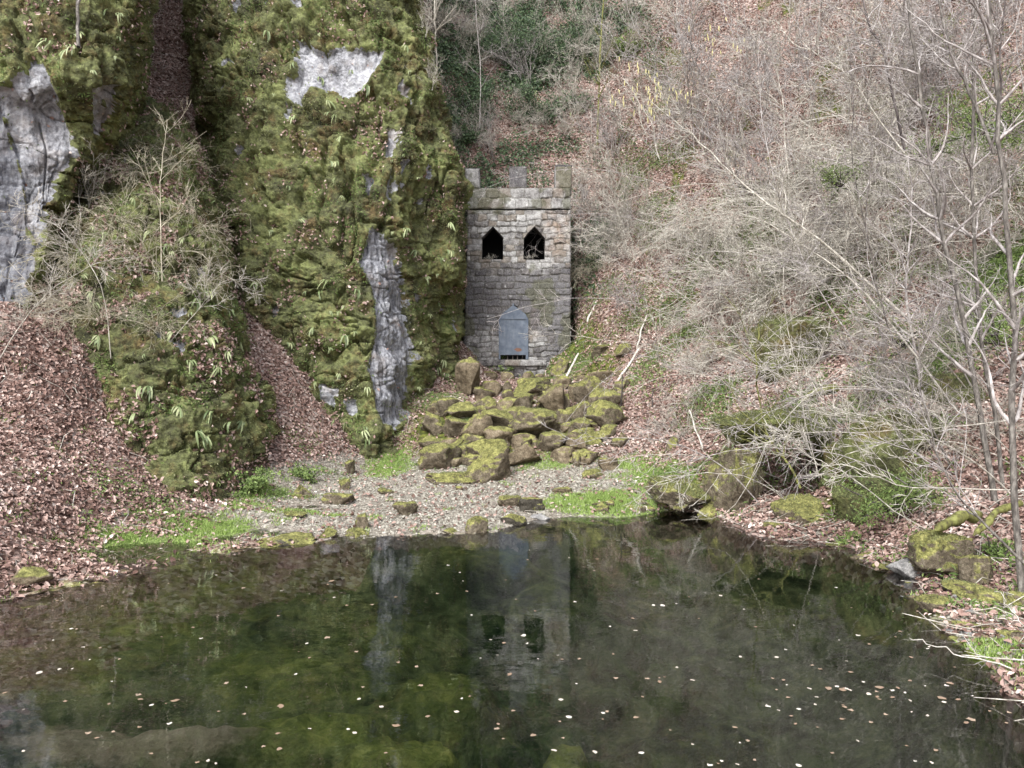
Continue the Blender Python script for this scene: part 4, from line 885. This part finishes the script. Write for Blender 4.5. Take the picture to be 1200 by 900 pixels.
for k in range(3): protos['tangle', k] = shrub_meshes(400 + k, 20, 2.3, (0, -.55, 0), .75, r=.008, tk=.0045, mat='straw', droop=-.13, kids=5, kids2=3, kids3=1, up=.9)
for k in range(3): protos['arch', k] = shrub_meshes(500 + k, 6, 4.2, (-.8, -.3, .1), .5, r=.018, tk=.0058, mat='twig', droop=-.075, kids=9, kids2=4, kids3=2)
def place_shrub(kind, k, P, s, label, group, rz=0., name='bare_shrub', sq=1.):
    a, b = protos[kind, k]; o = link(name, None, loc=P, rz=rz); o.scale = (s, s, s * sq); o.empty_display_size = .1
    tag(o, label, 'shrub', group); link('stems', a, o); link('twigs', b, o); return o
rs = np.random.default_rng(77)
def shrub_field(n, x0_, x1_, y0_, y1_, kinds, sl, sh, label, group, reject=None):
    c_ = 0; tries = 0
    while c_ < n and tries < n * 20:
        tries += 1; px, py = rs.uniform(x0_, x1_), rs.uniform(y0_, y1_)
        if reject and reject(px, py): continue
        g = G(px, py); kd = kinds[rs.integers(len(kinds))]; nk = {'lean': 6, 'up': 4, 'low': 3, 'arch': 3, 'tangle': 3}[kd]
        place_shrub(kd, int(rs.integers(nk)), g, rs.uniform(sl, sh), label, group, rs.uniform(-.6, .6)); c_ += 1
shrub_field(46, 700, 1210, -60, 190, ['lean', 'up'], .8, 1.35, 'bare pinkish grey shrub in the thicket high on the right slope', 'bare shrubs of the upper thicket')
shrub_field(50, 690, 1210, 190, 400, ['lean', 'lean', 'up', 'low'], .6, 1.05, 'pale leafless shrub in the thicket across the middle of the right slope', 'bare shrubs of the middle thicket', lambda x, y: x < 720 and y > 350)
shrub_field(14, 985, 1210, 390, 540, ['lean', 'low', 'tangle'], .35, .6, 'thin bare shrub low on the right bank above the pond', 'bare shrubs of the right bank')
shrub_field(9, 770, 880, 350, 520, ['low'], .35, .6, 'sparse leafless sapling shrub on the open leaf litter right of the cascade', 'sparse shrubs on the open litter')
shrub_field(12, 860, 1240, 170, 380, ['arch'], .7, 1.1, 'shrub of long arching grey tan stems on the right slope', 'arching shrubs of the right slope')
shrub_field(34, 495, 730, 10, 185, ['up', 'low'], .6, 1.0, 'straggly bare shrub on the slope above the tower', 'bare shrubs above the tower')
shrub_field(9, 678, 760, 220, 340, ['low', 'tangle', 'lean'], .5, .8, 'yellowish bare shrub against the right side of the tower', 'bare shrubs beside the tower')
def on_cliff(px, py, P):
    qx, qy = project(P); h = P[..., 2] > H(P[..., 0].ravel(), P[..., 1].ravel()).reshape(P.shape[:2]) - .2
    d = np.hypot(qx - px, qy - py) + np.where(h, 0, 500); near = d < d.min() + 3; i = np.argmin(np.where(near, P[..., 1], 1e9)); return P.reshape(-1, 3)[i]
for px, py, s, kd, lab in [(95, 300, .75, 'tangle', 'straw coloured drooping tangle at the left end of the low buttress'), (135, 260, .7, 'tangle', 'straw coloured tangle in the middle of the buttress top'), (180, 300, .85, 'tangle', 'wide straw coloured tangle beside the pale upright stem'),
                       (225, 270, .7, 'tangle', 'drooping tangle near the crevice above the leaf chute'), (240, 330, .6, 'tangle', 'fine stemmed tangle at the right shoulder of the low buttress'), (70, 350, .6, 'tangle', 'hanging tangle before the grey rock face'), (120, 370, .7, 'tangle', 'drooping tangle halfway down the buttress front'), (190, 380, .5, 'tangle', 'small tangle above the green centre of the buttress front'),
                       (170, 200, .6, 'tangle', 'upper tangle near the top of the low buttress'), (215, 190, .6, 'tangle', 'upper tangle beside the dark crevice'), (100, 240, .6, 'up', 'thin bare shrub under the small pale rock patch'), (20, 350, .45, 'low', 'thin bare shrub at the left edge before the dark wet rock')]:
    o = place_shrub(kd, int(rs.integers(3)), on_cliff(px, py, Pl) if px > 60 else G(px, py + 40), s * .8, lab, None, rs.uniform(-.7, .7), name='bare_shrub')
for px, py, s, lab in [(508, 100, .35, 'small bare sapling on the right shoulder of the pillar'), (500, 40, .4, 'thin bare sapling at the top right of the pillar')]:
    place_shrub('up', 1, on_cliff(px, py, Pm), s, lab, None)

def px_path(pts, Y0, Y1, n=14, wob=.02):
    P = np.array([at(a, b, Y0 + (Y1 - Y0) * i / (len(pts) - 1)) for i, (a, b) in enumerate(pts)])[:, None]
    P = catmull(P, n)[:, 0]; return P + wob * rng.normal(size=P.shape) * np.linspace(0, 1, n)[:, None]
def branchy(name, pts, Y0, Y1, r0, r1, mat, label, cat='tree', kids=14, klen=1.2, seed=0, parts=('trunk', 'crown'), kids2=5, base=None, n=16):
    R_ = np.random.default_rng(900 + seed); P = px_path(pts, Y0, Y1, n); root = P[0].copy() if base is None else base
    o = link(name, None, loc=root); o.empty_display_size = .1; tag(o, label, cat)
    t = Tubes(); t.add(P - root, np.linspace(r0, r1, n) * (.54 if cat == 'tree' else .75), 7, .2); link(parts[0], t.mesh(parts[0], MT[mat]), o)
    cr = Tubes()
    for k in range(kids):
        tt = R_.uniform(.3, 1) * (n - 1.01); i = int(tt); p = P[i] - root; d = side(unit(P[i + 1] - P[i]), R_.uniform(.5, 1.1), R_)
        rr_ = (r0 + (r1 - r0) * tt / n) * .5
        P1, r1_ = walk(p, d, klen * R_.uniform(.5, 1.2), 8, rr_, .0035, .12, .03, R_); cr.add(P1, r1_, 4, R_.random())
        for k2 in range(kids2):
            j = R_.integers(1, 7); d2 = side(unit(P1[j + 1] - P1[j]), R_.uniform(.4, 1.), R_); P2, r2 = walk(P1[j], d2, klen * R_.uniform(.2, .5), 5, .005, .0025, .18, .01, R_); cr.add(P2, r2, 3, R_.random())
            for k3 in range(3):
                j3 = R_.integers(1, 4); d3 = side(unit(P2[j3 + 1] - P2[j3]), R_.uniform(.4, 1.), R_); P3, r3 = walk(P2[j3], d3, klen * R_.uniform(.08, .2), 3, .003, .002, .18, 0, R_); cr.add(P3, r3, 3, R_.random())
    if kids: link(parts[1], cr.mesh(parts[1], MT['twig' if mat in ('twig', 'pole') else 'ptwig' if mat == 'trunk' else mat if mat != 'darkbark' else 'ptwig']), o)
    return o
branchy('tree', [(1170, 612), (1158, 540), (1142, 450), (1128, 370), (1112, 300), (1098, 230), (1085, 150), (1070, 60), (1060, -80)], 10.8, 11.8, .085, .03, 'trunk', 'grey trunk forking right of the mossy bank, left one of the pair', kids=20, seed=1, n=20)
branchy('tree', [(1178, 606), (1168, 500), (1150, 400), (1142, 300), (1140, 200), (1142, 100), (1148, -80)], 11.3, 11.6, .06, .035, 'trunk', 'straight grey trunk just right of the forking trunk', kids=18, seed=2)
branchy('tree', [(1200, 720), (1190, 600), (1186, 480), (1188, 380), (1180, 260), (1170, 140), (1160, 20), (1155, -90)], 8.6, 9.2, .075, .035, 'trunk', 'thick grey trunk at the right edge of the photo', kids=22, seed=3, n=20)
branchy('tree', [(1120, 560), (1078, 470), (1040, 380), (1020, 300), (1000, 200), (1000, 110)], 12.2, 12.6, .03, .012, 'trunk', 'thin leaning grey sapling left of the trunk pair', kids=16, seed=4)
branchy('tree', [(1160, 176), (1168, 150), (1172, 110), (1172, 60), (1180, 0), (1190, -60)], 11.2, 11.2, .03, .02, 'darkbark', 'dark sinuous upright stem near the upper right corner', kids=8, seed=5)
branchy('branch', [(1165, 180), (1150, 140), (1130, 95), (1115, 60), (1105, 20), (1095, -60)], 11.2, 11.6, .035, .02, 'trunk', 'pale grey limb rising left from the upper right trunk fork', 'branch', kids=12, seed=6)
branchy('branch', [(1060, 175), (1048, 120), (1035, 60), (1015, 20), (1000, -60)], 13, 13.5, .03, .02, 'darkbark', 'dark limb with side twigs leaning left in the upper right', 'branch', kids=12, seed=7)
branchy('branch', [(1060, 370), (1010, 325), (960, 280), (900, 240), (860, 205), (820, 165), (790, 140), (745, 110)], 13.5, 15.5, .036, .008, 'twig', 'long pale branch arching up left across the thicket', 'branch', kids=26, klen=1.0, seed=8, n=22)
branchy('branch', [(1120, 480), (1060, 400), (1010, 340), (960, 300), (900, 262), (840, 245)], 13, 14.5, .03, .006, 'twig', 'second pale branch arching below the long one', 'branch', kids=20, klen=.9, seed=9, n=20)
branchy('branch', [(1060, 180), (1030, 140), (1000, 95), (960, 65), (930, 50), (905, 25)], 14, 15, .022, .006, 'twig', 'white barked branch leaning left high in the thicket', 'branch', kids=16, klen=.9, seed=10)
branchy('branch', [(1200, 660), (1150, 610), (1110, 560), (1085, 480), (1075, 400)], 8.6, 9.3, .022, .008, 'trunk', 'bent grey stem rising left from the right bank roots', 'branch', kids=14, seed=11)
branchy('branch', [(1200, 575), (1120, 572), (1050, 568), (1000, 545), (960, 545), (930, 520)], 9.2, 9.6, .012, .003, 'twig', 'thin pale branch reaching level over the mossy bank', 'branch', kids=12, klen=.7, seed=12)
branchy('branch', [(1200, 490), (1120, 500), (1040, 505), (960, 508), (900, 505)], 9.6, 10., .010, .003, 'twig', 'thin white branch stretched level above the hollow', 'branch', kids=10, klen=.7, seed=13)
branchy('branch', [(1120, 640), (1050, 600), (1000, 560), (960, 540), (930, 520), (900, 470)], 9.8, 10.3, .010, .003, 'twig', 'thin twiggy branch drooping toward the slanting slab', 'branch', kids=6, klen=.6, seed=14)
branchy('branch', [(990, 430), (940, 470), (905, 510), (880, 560), (850, 600), (800, 610)], 12.6, 12.2, .010, .003, 'twig', 'dead thin branch hanging over the mossy boulder to the water', 'branch', kids=4, klen=.6, seed=15)
branchy('branch', [(1210, 792), (1160, 775), (1110, 762), (1065, 745)], 6.5, 7.2, .012, .004, 'pole', 'bare pale stick lying out over the pond from the right shore', 'branch', kids=2, klen=.4, seed=16, kids2=1)
branchy('branch', [(1205, 740), (1185, 715), (1165, 690)], 7.2, 7.6, .008, .003, 'pole', 'short pale stick standing in the right shore stones', 'branch', kids=2, klen=.3, seed=17, kids2=1)
branchy('tree', [(938, 572), (925, 545), (905, 520), (893, 490), (885, 430), (890, 380)], 13.2, 13.6, .045, .02, 'mossbark', 'mossy green stem bent in front of the dark hollow', kids=12, seed=18)
branchy('tree', [(960, 560), (945, 500), (935, 440), (920, 360), (915, 280)], 13.5, 13.8, .02, .008, 'twig', 'slender pale sapling beside the dark hollow', kids=14, seed=19)
branchy('tree', [(1000, 400), (960, 340), (935, 290), (905, 200), (890, 110), (890, 40)], 17, 17.5, .03, .01, 'ptwig', 'slim grey sapling standing in the middle of the thicket', kids=22, seed=20)
branchy('tree', [(925, 210), (920, 170), (918, 120), (905, 70), (880, 40)], 22, 22.4, .035, .01, 'twig', 'pale forked sapling high in the thicket centre', kids=18, seed=21, klen=1.4)
branchy('tree', [(1085, 480), (1070, 400), (1062, 330), (1068, 260), (1064, 180)], 14, 14.4, .05, .02, 'ptwig', 'brown sapling in the thicket left of the forking trunk', kids=18, seed=22)
branchy('tree', [(512, 110), (511, 60), (509, 0), (506, -70)], 24.0, 24.4, .04, .03, 'twig', 'thin pale upright sapling against the right side of the pillar', kids=14, seed=23)
branchy('tree', [(562, 150), (563, 90), (560, 40), (552, -50)], 30, 30.5, .04, .02, 'ptwig', 'bare grey sapling on the slope above the left merlon', kids=14, seed=24, klen=1.5)
branchy('tree', [(700, 170), (702, 100), (705, 30), (712, -60)], 30, 31, .07, .04, 'mossbark', 'ivy green trunk on the slope right above the tower', kids=14, seed=25, klen=1.5)
branchy('tree', [(190, 330), (188, 250), (190, 190), (196, 140)], 15.6, 16.2, .022, .008, 'straw', 'pale upright stem in front of the low buttress top', kids=9, seed=26)
branchy('tree', [(92, 55), (91, 20), (92, -60)], 15.4, 15.8, .07, .05, 'trunk', 'grey trunk growing on the mossy overhang at the upper left', kids=6, seed=27)
branchy('branch', [(130, 420), (120, 340), (90, 290), (60, 260), (10, 240)], 14.4, 14.2, .012, .004, 'twig', 'pale branch arching left in front of the grey rock face', 'branch', kids=18, klen=.8, seed=28)
branchy('branch', [(0, 420), (25, 380), (60, 340), (110, 310), (160, 300)], 12.5, 13, .012, .004, 'twig', 'curved pale branch entering from the left edge', 'branch', kids=14, klen=.8, seed=29)
branchy('branch', [(200, 400), (235, 360), (262, 330), (300, 330)], 15, 15.2, .010, .003, 'twig', 'thin branch reaching toward the crevice leaf chute', 'branch', kids=14, klen=.8, seed=30)
ra = np.random.default_rng(31)
for k in range(64):
    x0r, y0r = ra.uniform(860, 1240), ra.uniform(180, 600); Ln = ra.uniform(140, 330); an = R(ra.uniform(115, 172)); bend = ra.uniform(.1, .5)
    g = G(min(x0r, 1195), y0r)[1]; pts = []
    for j in range(6):
        t = j / 5; aa = an + bend * (t - .3) * 1.6; pts.append((x0r + Ln * t * math.cos(aa), y0r - Ln * t * math.sin(aa)))
    o = branchy('branch', pts, g - .2, g - ra.uniform(.4, 1.8), ra.uniform(.010, .02), .004, 'twig' if k % 3 else 'ptwig', 'long thin arching stem in the curtain of twigs over the right slope', 'branch', kids=9, klen=.8, seed=100 + k, kids2=3)
    o['group'] = 'long arching stems over the right slope'
def pole(name, a, b, r, label, mat='pole', sag=.0):
    A, B = np.array(a), np.array(b); P = np.linspace(A, B, 8) + .012 * rng.normal(size=(8, 3)); P[:, 2] += sag * np.sin(np.linspace(0, np.pi, 8)); t = Tubes(); t.add(P - A, np.linspace(r, r * .7, 8), 7, .1)
    tag(link(name, t.mesh(name, MT[mat]), loc=A), label, 'pole' if name == 'pole' else 'stick')
gA = G(656, 456); pole('pole', gA, at(678, 414, gA[1] + 1.2), .042, 'pale pole leaning right of the tower door, lower short one')
gA = G(688, 380); pole('pole', gA + np.array([0, 0, .1]), at(700, 352, gA[1] + .3), .038, 'short pale stick lying on the leaves beside the tower wall')
gA = G(722, 450); pole('pole', gA, at(750, 408, gA[1] + 1.0), .04, 'long pale pole leaning on the slope right of the cascade')
gA = G(746, 412); pole('pole', gA + np.array([0, 0, .05]), at(757, 370, gA[1] + .5), .03, 'pale stick continuing above the long leaning pole')
gA = G(824, 528); pole('stick', gA, at(808, 480, gA[1] + .6), .022, 'thin pale stick on the leaf litter right of the grass')
for px in (728, 764): gA = G(px, 478); pole('stick', gA, gA + np.array([.02, 0, .9 if px == 728 else .5]), .02, 'dark upright stake at the cascade rim, ' + ('beside the big green boulder' if px == 728 else 'farther right on the leaves'), 'darkbark')
for (a, b, Y, r, lab) in [((1095, 622), (1150, 602), 9.6, .07, 'mossy fallen log above the shaggy rock'), ((940, 470), (985, 456), 14.6, .08, 'yellow mossed log stub over the dark rock'), ((1140, 628), (1195, 588), 9.2, .04, 'mossy root curling over the right bank leaves')]:
    P = px_path([a, ((a[0] + b[0]) / 2, (a[1] + b[1]) / 2 - 5), b], Y, Y + .3, 10); t = Tubes(); t.add(P - P[0], r * (1 + .15 * rng.normal(size=10)) * np.array([.05, .8, 1, 1, 1, 1, 1, 1, .8, .05]), 9, 0.); tag(link('log', t.mesh('log', MT['mossbark']), loc=P[0]), lab, 'log')

# ------------------------------------------------------------------ hart's tongue ferns
def fern_mesh(seed, nf=9, L=.34):
    R_ = np.random.default_rng(seed); V = []; F = []; A = []; n0 = 0
    for k in range(nf):
        a = R_.normal() * .35; d = unit(np.array([a, -.75, .25 + .3 * R_.normal()])); P, _ = walk(np.array([R_.normal() * .04, 0, 0]), d, L * R_.uniform(.5, 1.1), 6, 1, 1, .04, -.42, R_)
        S = unit(np.array([1., .25 * R_.normal(), .3 * R_.normal()])); wd = np.array([.007, .015, .019, .019, .017, .011, .002]) * R_.uniform(.8, 1.15)
        V.append(np.concatenate([P - S * wd[:, None], P + S * wd[:, None]])); m_ = 7; i = np.arange(6); F.append(np.stack([i, i + 1, i + 1 + m_, i + m_], 1) + n0); A += [R_.random()] * 14; n0 += 14
    return make_mesh('fern', np.concatenate(V), np.concatenate(F), MT['fern'], dict(rnd=np.array(A)), True)
ferns = [fern_mesh(s, int(3 + s % 4)) for s in range(7)]
def put_fern(P, s, label, group, drop=0):
    o = link('fern', ferns[rng.integers(7)], loc=P); o.scale = (s, s, s); o.rotation_euler = (rng.uniform(-.2, .3), rng.uniform(-.45, .45), rng.uniform(-.7, .7)); tag(o, label, 'fern', group)
def fern_field(n, poly, P, label, group):
    xs = [p[0] for p in poly]; ys = [p[1] for p in poly]; k = 0
    while k < n:
        px, py = rng.uniform(min(xs), max(xs)), rng.uniform(min(ys), max(ys))
        if not inpoly(np.array([px]), np.array([py]), poly)[0]: continue
        q = on_cliff(px, py, P) if P is not None else G(px, py); put_fern(q + np.array([0, -.06, .02]), rng.uniform(.4, 1.15), label, group); k += 1
fern_field(38, [(290, 20), (480, 20), (540, 200), (540, 300), (480, 280), (300, 320)], Pm, 'strap leaved fern on the upper half of the big mossy pillar', 'ferns on the upper pillar')
fern_field(24, [(290, 320), (430, 300), (430, 480), (440, 530), (380, 500)], Pm, 'strap leaved fern on the lower half of the big mossy pillar', 'ferns on the lower pillar')
fern_field(15, [(490, 290), (545, 290), (535, 470), (480, 480)], Pm, 'strap leaved fern on the recessed right flank of the pillar', 'ferns beside the tower')
fern_field(48, [(80, 260), (260, 200), (300, 420), (310, 500), (200, 530), (110, 440)], Pl, 'strap leaved fern on the low buttress among bare twigs', 'ferns on the low buttress')
fern_field(10, [(70, 20), (150, 10), (145, 100), (60, 60)], Pf, 'strap leaved fern on the mossy overhang at the upper left', 'ferns on the overhang')
fern_field(24, [(520, 0), (700, 0), (700, 130), (560, 150)], None, 'strap leaved evergreen fern on the slope above the tower', 'ferns above the tower')
fern_field(9, [(835, 515), (860, 505), (870, 560), (840, 560)], None, 'strap leaved fern hanging over the mossy bank left of the hollow', 'ferns by the hollow')
fern_field(5, [(5, 520), (50, 520), (50, 560), (5, 560)], None, 'strap leaved fern lying on the left leaf slope', 'ferns on the left leaf slope')

# ------------------------------------------------------------------ evergreen shrubs, ivy, green sprays
def foliage_shrub(name, ctr, rad, n, mat, label, cat, size=(.05, .12), asp=.45, droop=0.):
    root = ctr - np.array([0, 0, rad[2] * .8]); o = link(name, None, loc=root); tag(o, label, cat); R_ = np.random.default_rng(int(abs(ctr[0] * 100 + ctr[2] * 37)) + 5)
    tb = Tubes(); tips = []
    for k in range(14):
        d = unit(R_.normal(size=3) * np.array([1, 1, .6]) + np.array([0, 0, .9])); P, r_ = walk(np.zeros(3), d, rad.max() * R_.uniform(.9, 1.6), 8, .02, .004, .12, droop, R_); tb.add(P, r_, 4, .5); tips.append(P[2:])
    link('stems', tb.mesh('stems', MT['darkbark']), o)
    T_ = np.concatenate(tips); q = T_[R_.integers(len(T_), size=n // 14)]
    q = np.repeat(q, 14, 0)[:n] + R_.normal(size=(len(np.repeat(q, 14, 0)[:n]), 3)) * rad * .16; n = len(q)
    V, F, A_ = leaves(q, R_.normal(size=(n, 3)) + np.array([0, -.8, .6]), R_.uniform(*size, n), np.clip(R_.beta(2, 2.5, n), 0, 1), .15, asp)
    link('foliage', make_mesh('foliage', V, F, MT[mat], dict(rnd=A_), False), o); return o
for (px, py, rx, rz_, n, mt, lab, cat) in [
    (590, 45, 1.3, 1.6, 5200, 'ivy', 'dark evergreen shrub on the slope above the left merlon', 'evergreen shrub'),
    (550, 30, 1.2, 2.0, 5200, 'ivy', 'dark evergreen mass beside the top of the pillar', 'evergreen shrub'),
    (640, 60, 1.4, 1.5, 5200, 'ivy', 'dark evergreen shrub in the middle of the slope above the tower', 'evergreen shrub'),
    (690, 25, 1.2, 1.3, 3600, 'ivy', 'dark evergreen shrub around the ivy green trunk', 'evergreen shrub'),
    (735, 62, .7, .6, 2200, 'spray', 'light green feathery bush above the hazel catkins', 'evergreen shrub'),
    (545, 120, .9, 1.2, 2600, 'ivy', 'ivy patch in the gap between pillar and slope', 'ivy'),
    (625, 130, 1.0, .9, 2600, 'ivy', 'low dark green shrub behind the bare twigs above the tower', 'evergreen shrub'),
    (552, 165, .35, .4, 700, 'ivy', 'small glossy green plant just above the left merlon', 'plant'),
    (690, 300, .5, .8, 1500, 'ivy', 'dark ivy patch against the right side of the tower', 'ivy')]:
    g = G(px, py); foliage_shrub('evergreen_shrub' if cat != 'ivy' else 'ivy', g + np.array([0, -.3, .2]), np.array([rx, rx, rz_]), n, mt, lab, cat)
for (px, py, rx, rz_, n, Y, lab) in [
    (1150, 115, .8, .9, 2400, 15.5, 'soft green conifer spray behind the upper right trunks'), (1185, 130, .6, .6, 1500, 15, 'green spray at the upper right edge'), (1095, 160, .35, .35, 700, 16.5, 'small yellow green tuft of foliage left of the dark stem'),
    (985, 200, .6, .5, 1200, 19, 'faint green young conifer in the middle thicket'), (1045, 570, .7, .5, 2600, 11.5, 'feathery green fern bush on the mossy bank'), (1170, 370, .8, .6, 1500, 13.2, 'green undergrowth behind the right trunks'),
    (1060, 385, .6, .5, 900, 15.3, 'sparse green undergrowth in the lower thicket')]:
    foliage_shrub('green_bush', at(px, py, Y), np.array([rx, rx, rz_]), n, 'spray', lab, 'bush', (.03, .075), .3, -.02)
for (px, py, rx, n, lab) in [(290, 575, .55, 1500, 'leafy green ground plant at the foot of the left leaf slope'), (360, 560, .35, 800, 'bluish green ground plant between leaf slope and gravel'), (640, 428, .6, 1500, 'green plants growing over the sill right of the tower door'), (590, 436, .45, 800, 'green plants on the footing below the door'), (1165, 655, .3, 500, 'green tuft on the right bank')]:
    g = G(px, py); foliage_shrub('ground_plant', g + np.array([0, -.05, .1]), np.array([rx, rx * .8, .16]), n, 'spray', lab, 'plant', (.04, .08), .5)
for px, py in ((577, 302), (624, 301)):
    P_ = at(px, py + 1, TY + .12); place_shrub('low', 1, P_, .13, 'dry weeds standing in the ' + ('left' if px < 600 else 'right') + ' pointed window of the tower', None, 0, 'dry_weeds')['category'] = 'weeds'
# catkins
def catkins(px, py, n, Y, label):
    g = at(px, py, Y); o = link('catkin_branch', None, loc=g); tag(o, label, 'catkins'); t = Tubes(); R_ = np.random.default_rng(px)
    P0, r0 = walk(np.zeros(3), np.array([-1., 0, .15]), 1.1, 8, .01, .004, .1, 0, R_); b = Tubes(); b.add(P0, r0, 4); link('twig', b.mesh('twig', MT['twig']), o)
    t.add(np.array([[0, 0, 0], [.004, 0, -.05], [0, .004, -.1], [.003, 0, -.15], [0, 0, -.19]]), np.array([.008, .017, .018, .016, .007]), 5, .5); cm = t.mesh('catkin', MT['catkin'])
    for k in range(n):
        p = P0[R_.integers(9)] + R_.normal(size=3) * np.array([.3, .3, .2]); q = link('catkin', cm, o, p); q.scale = (1, 1, R_.uniform(.6, 1.35)); q.rotation_euler = (R_.normal() * .1, R_.normal() * .1, 0)
for a in [(765, 118, 26, 24.5, 'yellow catkins dangling in the twigs right above the tower'), (800, 105, 16, 24.5, 'yellow catkins just right of the densest ones'), (860, 50, 16, 25, 'catkins hanging by a dark ledge high on the slope'), (770, 95, 14, 24.8, 'higher cluster of yellow catkins under the light green bush')]: catkins(*a)

# ------------------------------------------------------------------ floating leaves
fl = []
for s in range(5):
    R_ = np.random.default_rng(s + 50); k = 9; a = np.arange(k) * 2 * np.pi / k; r_ = 1 + .25 * R_.normal(size=k); V = np.stack([np.cos(a) * r_, np.sin(a) * r_ * .7, .12 * R_.normal(size=k) + .1], 1)
    V = np.concatenate([V, [[0, 0, .05]]]); F = [(i, (i + 1) % k, k) for i in range(k)]
    fl.append(make_mesh('floating_leaf', V, F, MT['floatleaf'], dict(rnd=np.full(k + 1, R_.random())), False))
def water_pt(px, py): d = at(px, py, 1.) - np.array([0, 0, CAMZ]); return np.array([0, 0, CAMZ]) + d * (CAMZ / -d[2])
rf = np.random.default_rng(5); nfl = 0
while nfl < 240:
    px, py = rf.uniform(0, 1190), 640 + 258 * rf.random() ** .9
    if rf.random() < .14: px, py = rf.normal(1030, 70), rf.normal(815, 14)
    p = water_pt(px, py)
    if H(p[0], p[1])[0] > -.04: continue
    o = link('floating_leaf', fl[rf.integers(5)], loc=p + np.array([0, 0, .004])); s = rf.uniform(.010, .024) * (1.0 if rf.random() < .88 else 1.6); o.scale = (s, s, .012); o.rotation_euler = (0, 0, rf.uniform(0, 6.28))
    tag(o, 'small pale leaf floating on the ' + ('left' if px < 400 else 'middle' if px < 800 else 'right') + ' part of the pond', 'leaf', 'leaves floating on the pond, ' + ('left' if px < 400 else 'middle' if px < 800 else 'right')); nfl += 1
print('polys', sum(len(m.polygons) for m in bpy.data.meshes))
